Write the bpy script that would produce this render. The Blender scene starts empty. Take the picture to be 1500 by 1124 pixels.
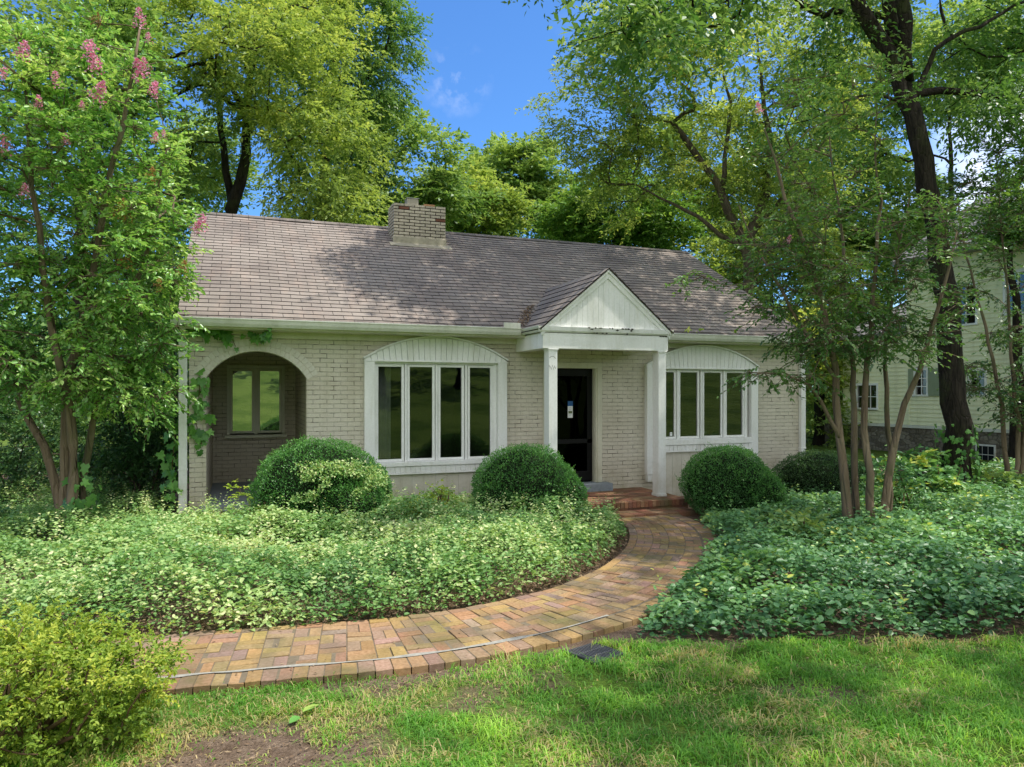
import bpy, math, random
import numpy as np
from math import radians, sin, cos, pi, sqrt, atan2

random.seed(3)
C = bpy.context.scene.collection
SC = bpy.context.scene

# ---------------------------------------------------------------- camera geometry (house wall = plane Y 0, X along the wall)
FPX, YAW, HY, CAMZ, CAMD = 1049.3, radians(20.756), 574.5, 1.87, 11.76
_c, _s = cos(YAW), sin(YAW)
def at(u, v, d):
    """a place in the yard seen in direction (u, v) at distance d along the view axis"""
    x = (u - 750) / FPX; z = (HY - v) / FPX
    return np.array([(x * _c + _s) * d, -CAMD + (_c - x * _s) * d, CAMZ + z * d])
def project(P):
    Y = P[:, 1] + CAMD
    dz = P[:, 0] * _s + Y * _c
    dx = P[:, 0] * _c - Y * _s
    return 750 + FPX * dx / np.maximum(dz, .05), HY - FPX * (P[:, 2] - CAMZ) / np.maximum(dz, .05), dz

# ---------------------------------------------------------------- object helpers
OFF = {}
def tag(o, label=None, cat=None, group=None, kind=None):
    if label: o['label'] = label
    if cat: o['category'] = cat
    if group: o['group'] = group
    if kind: o['kind'] = kind
    return o
def thing(name, loc, label, cat, group=None, rotz=0):
    o = bpy.data.objects.new(name, None); C.objects.link(o)
    o.location = loc; o.rotation_euler = (0, 0, rotz)
    o.empty_display_size = .2
    OFF[o.name] = np.array(loc, float) if rotz == 0 else np.zeros(3)
    return tag(o, label, cat, group)
def link(me, name, parent=None):
    o = bpy.data.objects.new(name, me); C.objects.link(o)
    if parent is not None:
        o.parent = parent; OFF[o.name] = OFF[parent.name]
    return o
def off_of(parent):
    return OFF[parent.name] if parent is not None else np.zeros(3)

def mk(name, V, quads=None, tris=None, mat=None, parent=None, tint=None, col=None, uv=None, smooth=False, vattr=None):
    """big mesh from arrays: V (n,3); quads (m,4); tris (k,3); tint / col per face (quads first)"""
    V = np.asarray(V, np.float32) - off_of(parent).astype(np.float32)
    me = bpy.data.meshes.new(name)
    q = np.asarray(quads, np.int32) if quads is not None else np.zeros((0, 4), np.int32)
    t = np.asarray(tris, np.int32) if tris is not None else np.zeros((0, 3), np.int32)
    me.vertices.add(len(V)); me.vertices.foreach_set('co', V.ravel())
    li = np.concatenate([q.ravel(), t.ravel()]).astype(np.int32)
    me.loops.add(len(li)); me.loops.foreach_set('vertex_index', li)
    nf = len(q) + len(t)
    me.polygons.add(nf)
    st = np.concatenate([np.arange(len(q)) * 4, len(q) * 4 + np.arange(len(t)) * 3]).astype(np.int32)
    me.polygons.foreach_set('loop_start', st)
    if smooth:
        me.polygons.foreach_set('use_smooth', np.ones(nf, bool))
    me.update(calc_edges=True)
    if tint is not None:
        a = me.attributes.new('tint', 'FLOAT', 'FACE'); a.data.foreach_set('value', np.asarray(tint, np.float32))
    if col is not None:
        a = me.attributes.new('col', 'FLOAT_COLOR', 'FACE')
        c4 = np.ones((nf, 4), np.float32); c4[:, :3] = col
        a.data.foreach_set('color', c4.ravel())
    if vattr is not None:
        for k, v in vattr.items():
            a = me.attributes.new(k, 'FLOAT', 'POINT'); a.data.foreach_set('value', np.asarray(v, np.float32))
    if uv is not None:
        l = me.uv_layers.new(name='UVMap'); l.data.foreach_set('uv', np.asarray(uv, np.float32)[li].ravel())
    if mat: me.materials.append(mat)
    return link(me, name, parent)

class MB:
    """hard-surface mesh collector; box-mapped UVs in metres"""
    def __init__(s): s.V = []; s.F = []; s.UV = {}; s.col = []; s.cc = None
    def face(s, pts, uv=None):
        i = len(s.V); s.V += [tuple(p) for p in pts]; s.F.append(tuple(range(i, i + len(pts))))
        s.col.append(s.cc)
        if uv: s.UV[len(s.F) - 1] = uv
    def box(s, x0, x1, y0, y1, z0, z1):
        i = len(s.V)
        s.V += [(x0, y0, z0), (x1, y0, z0), (x1, y1, z0), (x0, y1, z0), (x0, y0, z1), (x1, y0, z1), (x1, y1, z1), (x0, y1, z1)]
        for f in ((3, 2, 1, 0), (4, 5, 6, 7), (0, 1, 5, 4), (1, 2, 6, 5), (2, 3, 7, 6), (3, 0, 4, 7)):
            s.F.append(tuple(i + k for k in f)); s.col.append(s.cc)
        return s
    def prism(s, poly, y0, y1):
        """poly in (x,z), counter-clockwise from the front, swept y0 (front) to y1"""
        i = len(s.V); n = len(poly)
        s.V += [(x, y0, z) for x, z in poly] + [(x, y1, z) for x, z in poly]
        s.F.append(tuple(i + k for k in range(n))); s.F.append(tuple(i + n + k for k in reversed(range(n))))
        s.col += [s.cc, s.cc]
        for k in range(n):
            k2 = (k + 1) % n
            s.F.append((i + k2, i + k, i + n + k, i + n + k2)); s.col.append(s.cc)
        return s
    def prismx(s, poly, x0, x1):
        """poly in (y,z) swept along x"""
        i = len(s.V); n = len(poly)
        s.V += [(x0, y, z) for y, z in poly] + [(x1, y, z) for y, z in poly]
        s.F.append(tuple(i + k for k in reversed(range(n)))); s.F.append(tuple(i + n + k for k in range(n)))
        s.col += [s.cc, s.cc]
        for k in range(n):
            k2 = (k + 1) % n
            s.F.append((i + k, i + k2, i + n + k2, i + n + k)); s.col.append(s.cc)
        return s
    def build(s, name, mat, parent=None, bevel=0, smooth=False):
        me = bpy.data.meshes.new(name)
        o3 = off_of(parent)
        V = [(x - o3[0], y - o3[1], z - o3[2]) for x, y, z in s.V]
        me.from_pydata(V, [], s.F); me.update()
        l = me.uv_layers.new(name='UVMap')
        for p in me.polygons:
            u = s.UV.get(p.index); nx, ny, nz = (abs(k) for k in p.normal)
            for k, li in enumerate(p.loop_indices):
                x, y, z = s.V[me.loops[li].vertex_index]
                if u: l.data[li].uv = u[k]
                elif nz >= nx and nz >= ny: l.data[li].uv = (x, y)
                elif ny >= nx: l.data[li].uv = (x, z)
                else: l.data[li].uv = (y, z)
        if any(c is not None for c in s.col):
            a = me.attributes.new('col', 'FLOAT_COLOR', 'FACE')
            for k, c in enumerate(s.col): a.data[k].color = (*(c or (.5, .5, .5)), 1)
        if smooth:
            for p in me.polygons: p.use_smooth = True
        me.materials.append(mat)
        ob = link(me, name, parent)
        if bevel:
            m = ob.modifiers.new('edge', 'BEVEL'); m.width = bevel; m.segments = 2; m.limit_method = 'ANGLE'; m.angle_limit = radians(40)
        return ob

# ---------------------------------------------------------------- noise in numpy
def vnoise(x, y, seed=0):
    x = np.asarray(x, float); y = np.asarray(y, float)
    xi = np.floor(x).astype(np.int64); yi = np.floor(y).astype(np.int64)
    fx = x - xi; fy = y - yi
    fx = fx * fx * (3 - 2 * fx); fy = fy * fy * (3 - 2 * fy)
    def h(a, b):
        n = (a * 374761393 + b * 668265263 + seed * 974634777) & 0x7fffffff
        n = ((n ^ (n >> 13)) * 1274126177) & 0x7fffffff
        return ((n ^ (n >> 16)) & 0xffff) / 65535.0
    return (h(xi, yi) * (1 - fx) + h(xi + 1, yi) * fx) * (1 - fy) + (h(xi, yi + 1) * (1 - fx) + h(xi + 1, yi + 1) * fx) * fy
def fbm(x, y, seed=0, o=3):
    r = 0; a = .5; t = 0
    for k in range(o):
        r = r + a * vnoise(x * 2 ** k, y * 2 ** k, seed + k * 17); t += a; a *= .5
    return r / t
def nrm(v):
    return v / np.maximum(np.linalg.norm(v, axis=-1, keepdims=True), 1e-9)
def inpoly(x, y, poly):
    ins = np.zeros(len(x), bool); n = len(poly)
    for i in range(n):
        x1, y1 = poly[i]; x2, y2 = poly[(i + 1) % n]
        c = ((y1 > y) != (y2 > y)) & (x < (x2 - x1) * (y - y1) / (y2 - y1 + 1e-12) + x1)
        ins ^= c
    return ins

# ---------------------------------------------------------------- materials
def newmat(name):
    m = bpy.data.materials.new(name); m.use_nodes = True
    n = m.node_tree.nodes; n.clear()
    return m, n, m.node_tree.links
def setin(node, **kw):
    for k, v in kw.items():
        node.inputs[k.replace('_', ' ')].default_value = v
def ramp(n, stops, interp='LINEAR'):
    r = n.new('ShaderNodeValToRGB'); r.color_ramp.interpolation = interp
    e = r.color_ramp.elements
    while len(e) < len(stops): e.new(.5)
    for k, (p, c) in enumerate(stops):
        e[k].position = p; e[k].color = (*c, 1) if len(c) == 3 else c
    return r
def mixc(n, l, a, b, fac, mode='MIX'):
    x = n.new('ShaderNodeMix'); x.data_type = 'RGBA'; x.blend_type = mode
    for s, v in ((6, a), (7, b), (0, fac)):
        if isinstance(v, (tuple, list)): x.inputs[s].default_value = (*v, 1) if len(v) == 3 else v
        elif isinstance(v, (int, float)): x.inputs[s].default_value = v
        else: l.new(v, x.inputs[s])
    return x.outputs[2]
def out(n, l, sh):
    o = n.new('ShaderNodeOutputMaterial'); l.new(sh, o.inputs['Surface'])
def noise(n, l, scale, detail=4, vec=None, rough=.55):
    t = n.new('ShaderNodeTexNoise'); t.inputs['Scale'].default_value = scale; t.inputs['Detail'].default_value = detail
    t.inputs['Roughness'].default_value = rough
    if vec is not None: l.new(vec, t.inputs['Vector'])
    return t.outputs['Fac']
def geo(n): return n.new('ShaderNodeNewGeometry').outputs['Position']
def uvs(n): return n.new('ShaderNodeTexCoord').outputs['UV']
def mapping(n, l, vec, scale=(1, 1, 1), loc=(0, 0, 0), rot=(0, 0, 0)):
    m = n.new('ShaderNodeMapping'); l.new(vec, m.inputs[0])
    m.inputs['Scale'].default_value = scale; m.inputs['Location'].default_value = loc; m.inputs['Rotation'].default_value = rot
    return m.outputs[0]
def maprange(n, l, v, a, b, c=0., d=1.):
    m = n.new('ShaderNodeMapRange'); l.new(v, m.inputs[0])
    for k, x in zip(range(1, 5), (a, b, c, d)): m.inputs[k].default_value = x
    return m.outputs[0]
def math_(n, l, op, a, b):
    m = n.new('ShaderNodeMath'); m.operation = op
    for k, v in enumerate((a, b)):
        if isinstance(v, (int, float)): m.inputs[k].default_value = v
        else: l.new(v, m.inputs[k])
    return m.outputs[0]
def bump(n, l, h, strength=.5, dist=.01, normal=None):
    b = n.new('ShaderNodeBump'); b.inputs['Strength'].default_value = strength; b.inputs['Distance'].default_value = dist
    l.new(h, b.inputs['Height'])
    if normal is not None: l.new(normal, b.inputs['Normal'])
    return b.outputs['Normal']
def pbsdf(n, l, col, rough=.7, spec=.3, normal=None, metal=0):
    b = n.new('ShaderNodeBsdfPrincipled')
    if isinstance(col, (tuple, list)): b.inputs['Base Color'].default_value = (*col, 1)
    else: l.new(col, b.inputs['Base Color'])
    if isinstance(rough, (int, float)): b.inputs['Roughness'].default_value = rough
    else: l.new(rough, b.inputs['Roughness'])
    b.inputs['Specular IOR Level'].default_value = spec
    b.inputs['Metallic'].default_value = metal
    if normal is not None: l.new(normal, b.inputs['Normal'])
    return b.outputs[0]

def m_leaf(name, stops, trans=.4, rough=.45, spec=.35, tcol=None, gain=2.2):
    m, n, l = newmat(name)
    stops = [(p, tuple(min(.8, k * gain) for k in c)) for p, c in stops]
    a = n.new('ShaderNodeAttribute'); a.attribute_name = 'tint'
    r = ramp(n, stops); l.new(a.outputs['Fac'], r.inputs[0])
    p = pbsdf(n, l, r.outputs[0], rough, spec)
    t = n.new('ShaderNodeBsdfTranslucent')
    l.new(mixc(n, l, r.outputs[0], tcol or (1.32, 1.24, .72), 1.0, 'MULTIPLY'), t.inputs[0])
    mx = n.new('ShaderNodeMixShader'); mx.inputs[0].default_value = trans
    l.new(p, mx.inputs[1]); l.new(t.outputs[0], mx.inputs[2])
    out(n, l, mx.outputs[0]); return m
def m_bark(name, c1, c2, scale=9, moss=None):
    m, n, l = newmat(name)
    g = geo(n); v = mapping(n, l, g, (1, 1, .22))
    f = noise(n, l, scale, 6, v, .65)
    r = ramp(n, [(.3, c1), (.7, c2)]); l.new(f, r.inputs[0])
    c = r.outputs[0]
    if moss:
        c = mixc(n, l, c, moss, maprange(n, l, noise(n, l, 2.3, 4, g), .5, .7, 0, .75))
    vo = n.new('ShaderNodeTexVoronoi'); vo.feature = 'DISTANCE_TO_EDGE'; vo.inputs['Scale'].default_value = scale * 1.6
    l.new(v, vo.inputs['Vector'])
    h = math_(n, l, 'ADD', f, maprange(n, l, vo.outputs['Distance'], 0, .12, 0, .6))
    out(n, l, pbsdf(n, l, c, .9, .15, bump(n, l, h, .9, .03))); return m
def m_brick(name, c1, c2, mortar, bw=.215, rh=.073, ms=.007, dark=.0, bumpd=.012, vec=None, grime=True):
    m, n, l = newmat(name)
    u = uvs(n)
    warp = n.new('ShaderNodeTexNoise'); warp.inputs['Scale'].default_value = 7; l.new(u, warp.inputs['Vector'])
    wv = n.new('ShaderNodeVectorMath'); wv.operation = 'SCALE'; wv.inputs['Scale'].default_value = .012
    sub = n.new('ShaderNodeVectorMath'); sub.operation = 'SUBTRACT'; sub.inputs[1].default_value = (.5, .5, .5)
    l.new(warp.outputs['Color'], sub.inputs[0]); l.new(sub.outputs[0], wv.inputs[0])
    ad = n.new('ShaderNodeVectorMath'); ad.operation = 'ADD'; l.new(u, ad.inputs[0]); l.new(wv.outputs[0], ad.inputs[1])
    b = n.new('ShaderNodeTexBrick'); l.new(ad.outputs[0], b.inputs['Vector'])
    b.inputs['Color1'].default_value = (*c1, 1); b.inputs['Color2'].default_value = (*c2, 1); b.inputs['Mortar'].default_value = (*mortar, 1)
    b.inputs['Scale'].default_value = 1; b.inputs['Mortar Size'].default_value = ms; b.inputs['Mortar Smooth'].default_value = .5
    b.inputs['Brick Width'].default_value = bw; b.inputs['Row Height'].default_value = rh; b.inputs['Bias'].default_value = 0
    g = geo(n)
    c = b.outputs['Color']
    f1 = noise(n, l, 1.3, 5, g); f2 = noise(n, l, 45, 4, g)
    c = mixc(n, l, c, (.55, .5, .42), maprange(n, l, f1, .45, .75, 0, .35), 'MULTIPLY')
    c = mixc(n, l, c, (.8, .78, .74), maprange(n, l, f2, .4, .7, 0, .5), 'MULTIPLY')
    sz = n.new('ShaderNodeSeparateXYZ'); l.new(g, sz.inputs[0])
    sp = math_(n, l, 'MULTIPLY', maprange(n, l, sz.outputs[2], .05, .75, 1, 0), maprange(n, l, noise(n, l, 4, 5, g), .3, .65))
    c = mixc(n, l, c, (.62, .60, .46), math_(n, l, 'MULTIPLY', sp, .7), 'MULTIPLY')
    st_ = maprange(n, l, noise(n, l, 5, 5, mapping(n, l, g, (1, 1, .12)), .6), .52, .72, 0, .4)
    c = mixc(n, l, c, (.72, .70, .6), st_, 'MULTIPLY')
    # chipped mortar joints: dark broken lines in places
    chip = maprange(n, l, noise(n, l, 6, 5, g), .5, .62, 0, .75)
    c = mixc(n, l, c, (.10, .085, .06), math_(n, l, 'MULTIPLY', chip, b.outputs['Fac']))
    h = math_(n, l, 'SUBTRACT', math_(n, l, 'MULTIPLY', f2, .25), b.outputs['Fac'])
    out(n, l, pbsdf(n, l, c, .75, .25, bump(n, l, h, .8, bumpd))); return m
def m_paint(name, c, rough=.5, grime=(.35, .36, .27), amt=.5, spec=.35, chips=None):
    m, n, l = newmat(name)
    g = geo(n)
    f = noise(n, l, 2.2, 6, mapping(n, l, g, (1, 1, .35)), .6); f2 = noise(n, l, 30, 4, g)
    col = mixc(n, l, c, grime, maprange(n, l, f, .48, .8, 0, amt))
    col = mixc(n, l, col, (.88, .88, .86), maprange(n, l, f2, .4, .7, 0, .6), 'MULTIPLY')
    sz = n.new('ShaderNodeSeparateXYZ'); l.new(g, sz.inputs[0])
    sp = math_(n, l, 'MULTIPLY', maprange(n, l, sz.outputs[2], .05, .7, 1, 0), maprange(n, l, noise(n, l, 5, 5, g), .3, .65))
    col = mixc(n, l, col, (.66, .62, .48), math_(n, l, 'MULTIPLY', sp, .7), 'MULTIPLY')
    col = mixc(n, l, col, (.74, .73, .62), maprange(n, l, noise(n, l, 9, 5, mapping(n, l, g, (1, 1, .1)), .6), .54, .74, 0, .45), 'MULTIPLY')
    if chips:
        col = mixc(n, l, col, chips, maprange(n, l, noise(n, l, 14, 5, g, .7), .66, .68, 0, 1))
    out(n, l, pbsdf(n, l, col, rough, spec, bump(n, l, f2, .15, .004))); return m
def m_plain(name, c, rough=.6, spec=.3, metal=0, nscale=20, amt=.25, bd=.003):
    m, n, l = newmat(name)
    f = noise(n, l, nscale, 4, geo(n))
    col = mixc(n, l, c, tuple(k * .6 for k in c), maprange(n, l, f, .35, .75, 0, amt * 2))
    out(n, l, pbsdf(n, l, col, rough, spec, bump(n, l, f, .3, bd), metal)); return m
def m_shingle(name):
    m, n, l = newmat(name)
    u = uvs(n); g = geo(n)
    b = n.new('ShaderNodeTexBrick'); l.new(u, b.inputs['Vector'])
    b.inputs['Color1'].default_value = (.385, .33, .285, 1); b.inputs['Color2'].default_value = (.315, .27, .232, 1); b.inputs['Mortar'].default_value = (.035, .03, .028, 1)
    b.inputs['Scale'].default_value = 1; b.inputs['Mortar Size'].default_value = .0045; b.inputs['Mortar Smooth'].default_value = .35
    b.inputs['Brick Width'].default_value = .305; b.inputs['Row Height'].default_value = .15
    c = b.outputs['Color']
    f = noise(n, l, 1.1, 5, g); f2 = noise(n, l, 120, 3, g); f3 = noise(n, l, 5, 4, mapping(n, l, g, (1, .25, .25)))
    c = mixc(n, l, c, (.62, .6, .62), maprange(n, l, f, .42, .72, 0, .8), 'MULTIPLY')
    c = mixc(n, l, c, (1.35, 1.22, 1.15), maprange(n, l, f3, .5, .75, 0, .6), 'MULTIPLY')
    c = mixc(n, l, c, (.6, .6, .6), maprange(n, l, f2, .35, .7, 0, .8), 'MULTIPLY')
    sx = n.new('ShaderNodeSeparateXYZ'); l.new(u, sx.inputs[0])
    ed = math_(n, l, 'MULTIPLY', maprange(n, l, sx.outputs[1], .02, .2, 1, 0), maprange(n, l, noise(n, l, 3, 4, g), .35, .55, .3, 1))
    c = mixc(n, l, c, (.03, .03, .025), math_(n, l, 'MULTIPLY', ed, .8))
    h = math_(n, l, 'SUBTRACT', math_(n, l, 'MULTIPLY', f2, .3), b.outputs['Fac'])
    out(n, l, pbsdf(n, l, c, .92, .15, bump(n, l, h, .7, .008))); return m
def m_glass(name, refl=.16, tint=(.55, .6, .58)):
    m, n, l = newmat(name)
    t = n.new('ShaderNodeBsdfTransparent'); t.inputs[0].default_value = (*tint, 1)
    gl = n.new('ShaderNodeBsdfGlossy'); gl.inputs['Roughness'].default_value = .0
    gl.inputs['Color'].default_value = (.95, .97, .95, 1)
    l.new(bump(n, l, noise(n, l, 2.6, 2, geo(n)), .25, .004), gl.inputs['Normal'])
    fr = n.new('ShaderNodeLayerWeight'); fr.inputs[0].default_value = .25
    mx = n.new('ShaderNodeMixShader')
    l.new(maprange(n, l, fr.outputs['Fresnel'], .02, 1, refl, 1), mx.inputs[0])
    l.new(t.outputs[0], mx.inputs[1]); l.new(gl.outputs[0], mx.inputs[2])
    out(n, l, mx.outputs[0]); return m
def m_col(name, rough=.85, grit=40, moss=False, bd=.004):
    """colour from the per-face attribute with grit on top"""
    m, n, l = newmat(name)
    a = n.new('ShaderNodeAttribute'); a.attribute_name = 'col'
    g = geo(n); f = noise(n, l, grit, 5, g); f2 = noise(n, l, 3, 4, g)
    c = mixc(n, l, a.outputs['Color'], (.62, .58, .5), maprange(n, l, f, .35, .7, 0, .8), 'MULTIPLY')
    if moss:  # large dark patches: moss, with shade put into the colour as well
        c = mixc(n, l, c, (.10, .11, .035), maprange(n, l, noise(n, l, 1.7, 5, g), .48, .72, 0, .75))
        c = mixc(n, l, c, (.17, .13, .085), maprange(n, l, f2, .5, .7, 0, .55))
    out(n, l, pbsdf(n, l, c, rough, .2, bump(n, l, f, .5, bd))); return m

M = {}
M['brick'] = m_brick('painted_brick', (.70, .655, .545), (.66, .615, .51), (.60, .56, .465))
M['brick_porch'] = m_brick('porch_brick', (.64, .58, .47), (.6, .54, .43), (.5, .45, .36))
M['trim'] = m_paint('white_trim', (.88, .885, .865), .45, (.45, .47, .38), .45)
M['trim_chip'] = m_paint('peeling_trim', (.86, .865, .845), .5, (.3, .28, .22), .6)
M['cream'] = m_paint('cream_trim', (.68, .66, .53), .45, (.4, .38, .26), .6)
M['gutter'] = m_paint('gutter_paint', (.70, .71, .63), .35, (.34, .35, .25), .6)
M['board'] = m_paint('greige_board', (.68, .65, .56), .55, (.3, .3, .22), .4)
M['shingle'] = m_shingle('asphalt_shingles')
M['glass'] = m_glass('window_glass', .095, (.5, .54, .52))
M['glass_porch'] = m_glass('porch_glass', .5, (.25, .27, .22))
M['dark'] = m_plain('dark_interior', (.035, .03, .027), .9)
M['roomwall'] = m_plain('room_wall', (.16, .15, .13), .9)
M['black'] = m_plain('black_door', (.004, .004, .0045), .45, .25)
M['concrete'] = m_plain('grey_paint_concrete', (.27, .31, .34), .7, .3, 0, 18, .3)
M['cement'] = m_plain('cement', (.42, .38, .29), .9, .2, 0, 9, .4, .01)
M['metal'] = m_plain('grey_metal', (.38, .38, .37), .5, .5, .3)
M['drain'] = m_plain('black_plastic', (.055, .056, .06), .5, .4)
M['clay'] = m_plain('flue_clay', (.42, .22, .11), .85)
M['flue'] = m_plain('flue_liner', (.40, .36, .29), .85)
M['white'] = m_plain('white_paper', (.8, .81, .82), .7, .3, 0, 20, .05)
M['blue'] = m_plain('blue_ink', (.03, .12, .32), .6)
M['olive'] = m_plain('olive_ink', (.16, .2, .09), .6)
M['bricks'] = m_col('path_brick', .85, 38, True)
M['stoopbrick'] = m_col('stoop_brick', .85, 38, True)
M['chimbrick'] = m_col('chimney_brick', .85, 50)
M['mortar'] = m_plain('pale_mortar', (.40, .38, .32), .95, .1, 0, 25, .45, .01)
M['bed'] = m_plain('sand_joint', (.21, .17, .115), .95, .1, 0, 30, .4, .01)
M['bark_dark'] = m_bark('dark_bark', (.010, .008, .006), (.05, .04, .03), 10, (.05, .06, .02))
M['bark_mid'] = m_bark('grey_bark', (.05, .04, .03), (.16, .13, .095), 8, (.08, .085, .035))
M['bark_myrtle'] = m_bark('smooth_tan_bark', (.12, .085, .055), (.26, .20, .135), 5, (.10, .11, .05))
M['stem'] = m_plain('stem_brown', (.15, .095, .05), .9)

# tint ramps: 0 = darkest / 1 = freshest
M['lf_myrtle'] = m_leaf('crape_leaf', [(0, (.032, .08, .02)), (.5, (.085, .17, .038)), (1, (.22, .285, .095))], .38, .34, .7, gain=2.75)
M['lf_myrtle_d'] = m_leaf('crape_leaf_dark', [(0, (.025, .06, .018)), (.6, (.065, .13, .032)), (1, (.15, .22, .065))], .38, .34, .65, gain=2.3)
M['lf_yellow'] = m_leaf('yellow_green_leaf', [(0, (.045, .08, .02)), (.5, (.128, .178, .042)), (1, (.25, .275, .075))], .45, .46, .4, gain=2.4)
M['lf_green'] = m_leaf('mid_green_leaf', [(0, (.035, .085, .018)), (.5, (.09, .148, .042)), (1, (.185, .24, .066))], .42, .45, .45, gain=2.4)
M['lf_deep'] = m_leaf('deep_green_leaf', [(0, (.025, .06, .015)), (.5, (.06, .125, .025)), (1, (.13, .2, .035))], .4, .5, .3)
M['lf_box'] = m_leaf('boxwood_leaf', [(0, (.018, .055, .014)), (.55, (.04, .12, .025)), (1, (.10, .21, .045))], .25, .42, .45)
M['lf_dark'] = m_leaf('evergreen_leaf', [(0, (.012, .03, .01)), (.6, (.03, .07, .02)), (1, (.07, .13, .04))], .25, .4, .5)
M['lf_spirea'] = m_leaf('spirea_leaf', [(0, (.045, .085, .015)), (.5, (.125, .185, .024)), (1, (.26, .28, .045))], .42, .5, .3)
M['lf_vari'] = m_leaf('variegated_leaf', [(0, (.045, .10, .03)), (.45, (.10, .19, .055)), (.75, (.21, .28, .10)), (1, (.40, .41, .2))], .35, .42, .4, (1.2, 1.15, .7))
M['lf_cover'] = m_leaf('cover_leaf', [(0, (.03, .075, .028)), (.5, (.075, .16, .06)), (.85, (.15, .25, .08)), (1, (.36, .38, .08))], .32, .4, .45, (1.25, 1.2, .6))
M['lf_ivy'] = m_leaf('ivy_leaf', [(0, (.03, .09, .02)), (1, (.10, .22, .045))], .3, .4, .4)
M['grass'] = m_leaf('grass_blade', [(0, (.32, .25, .13)), (.2, (.20, .21, .07)), (.3, (.06, .15, .02)), (.7, (.10, .22, .03)), (1, (.22, .34, .05))], .45, .5, .3, gain=2.1)
M['litter'] = m_leaf('dry_litter', [(0, (.07, .045, .025)), (.5, (.2, .13, .075)), (1, (.36, .27, .16))], .15, .7, .2, (1, .9, .7), gain=1.15)
M['pink'] = m_leaf('pink_petals', [(0, (.76, .15, .29)), (1, (.92, .44, .56))], .3, .6, .2, (1, 1, 1), gain=1.1)
M['rust'] = m_leaf('dead_leaves', [(0, (.22, .09, .03)), (1, (.5, .27, .10))], .3, .7, .2, (1, 1, 1), gain=1.15)
M['ylf'] = m_leaf('yellowing_leaf', [(0, (.08, .20, .04)), (1, (.45, .5, .08))], .35, .45, .4)

# ---------------------------------------------------------------- foliage generators
def leaves(P, D, N, L, W, shape='q', fold=.18):
    """leaf blades: base P, direction D, normal N (arrays), length L, width W -> verts, quads"""
    n = len(P)
    D = nrm(D); S = nrm(np.cross(D, N)); Nn = np.cross(S, D)
    L = np.broadcast_to(np.asarray(L, float), (n,))[:, None]; W = np.broadcast_to(np.asarray(W, float), (n,))[:, None]
    if shape == 'q':
        V = np.stack([P, P + D * L * .45 + S * W * .5 + Nn * W * fold, P + D * L, P + D * L * .45 - S * W * .5 + Nn * W * fold], 1)
        F = np.arange(n)[:, None] * 4 + np.arange(4)[None]
        return V.reshape(-1, 3), F
    dr = -Nn * L * .08
    V = np.stack([P, P + D * L * .28 + S * W * .46 + Nn * W * fold, P + D * L * .66 + S * W * .40 + Nn * W * fold + dr * .4,
                  P + D * L + dr, P + D * L * .66 - S * W * .40 + Nn * W * fold + dr * .4, P + D * L * .28 - S * W * .46 + Nn * W * fold], 1)
    b = np.arange(n)[:, None] * 6
    F = np.concatenate([b + np.array([[0, 1, 2, 3]]), b + np.array([[0, 3, 4, 5]])], 1).reshape(-1, 4)
    return V.reshape(-1, 3), F
def leaf_obj(name, P, D, N, L, W, tint, mat, parent=None, shape='q', fold=.18):
    V, F = leaves(P, D, N, L, W, shape, fold)
    t = np.clip(tint, 0, 1)
    if shape != 'q': t = np.repeat(t, 2)
    return mk(name, V, F, None, mat, parent, tint=t)

def tubes(paths, sides=6):
    VV = []; QQ = []; b = 0
    for pts, rad in paths:
        pts = np.asarray(pts, float); rad = np.asarray(rad, float); k = len(pts)
        if k < 2: continue
        T = np.gradient(pts, axis=0); T = nrm(T)
        ref = np.array([1., .2, 0]) if abs(T[0][2]) > .8 else np.array([0, 0, 1.])
        A = nrm(np.cross(T, ref)); B = np.cross(T, A)
        sd = sides if rad.max() > .03 else max(3, sides // 2)
        ang = np.arange(sd) * 2 * pi / sd
        ring = pts[:, None] + rad[:, None, None] * (A[:, None] * np.cos(ang)[None, :, None] + B[:, None] * np.sin(ang)[None, :, None])
        VV.append(ring.reshape(-1, 3))
        i = np.arange(k - 1)[:, None] * sd; j = np.arange(sd)[None]; j2 = (j + 1) % sd
        QQ.append((np.stack([i + j, i + j2, i + sd + j2, i + sd + j], -1).reshape(-1, 4)) + b)
        b += k * sd
    return np.concatenate(VV), np.concatenate(QQ)

def resample(poly, step):
    poly = np.asarray(poly, float); seg = np.linalg.norm(np.diff(poly, axis=0), axis=1); s = np.concatenate([[0], np.cumsum(seg)])
    n = max(2, int(s[-1] / step) + 1); q = np.linspace(0, s[-1], n)
    # Catmull-Rom style smoothing through the control points
    m = np.gradient(poly, s, axis=0) if len(poly) > 2 else np.repeat(np.diff(poly, axis=0) / max(s[-1], 1e-6), 2, axis=0)
    idx = np.clip(np.searchsorted(s, q, side='right') - 1, 0, len(poly) - 2)
    h = (s[idx + 1] - s[idx])[:, None]; t = ((q - s[idx])[:, None]) / h
    return (2 * t ** 3 - 3 * t ** 2 + 1) * poly[idx] + (t ** 3 - 2 * t ** 2 + t) * h * m[idx] + (-2 * t ** 3 + 3 * t ** 2) * poly[idx + 1] + (t ** 3 - t ** 2) * h * m[idx + 1]

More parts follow.
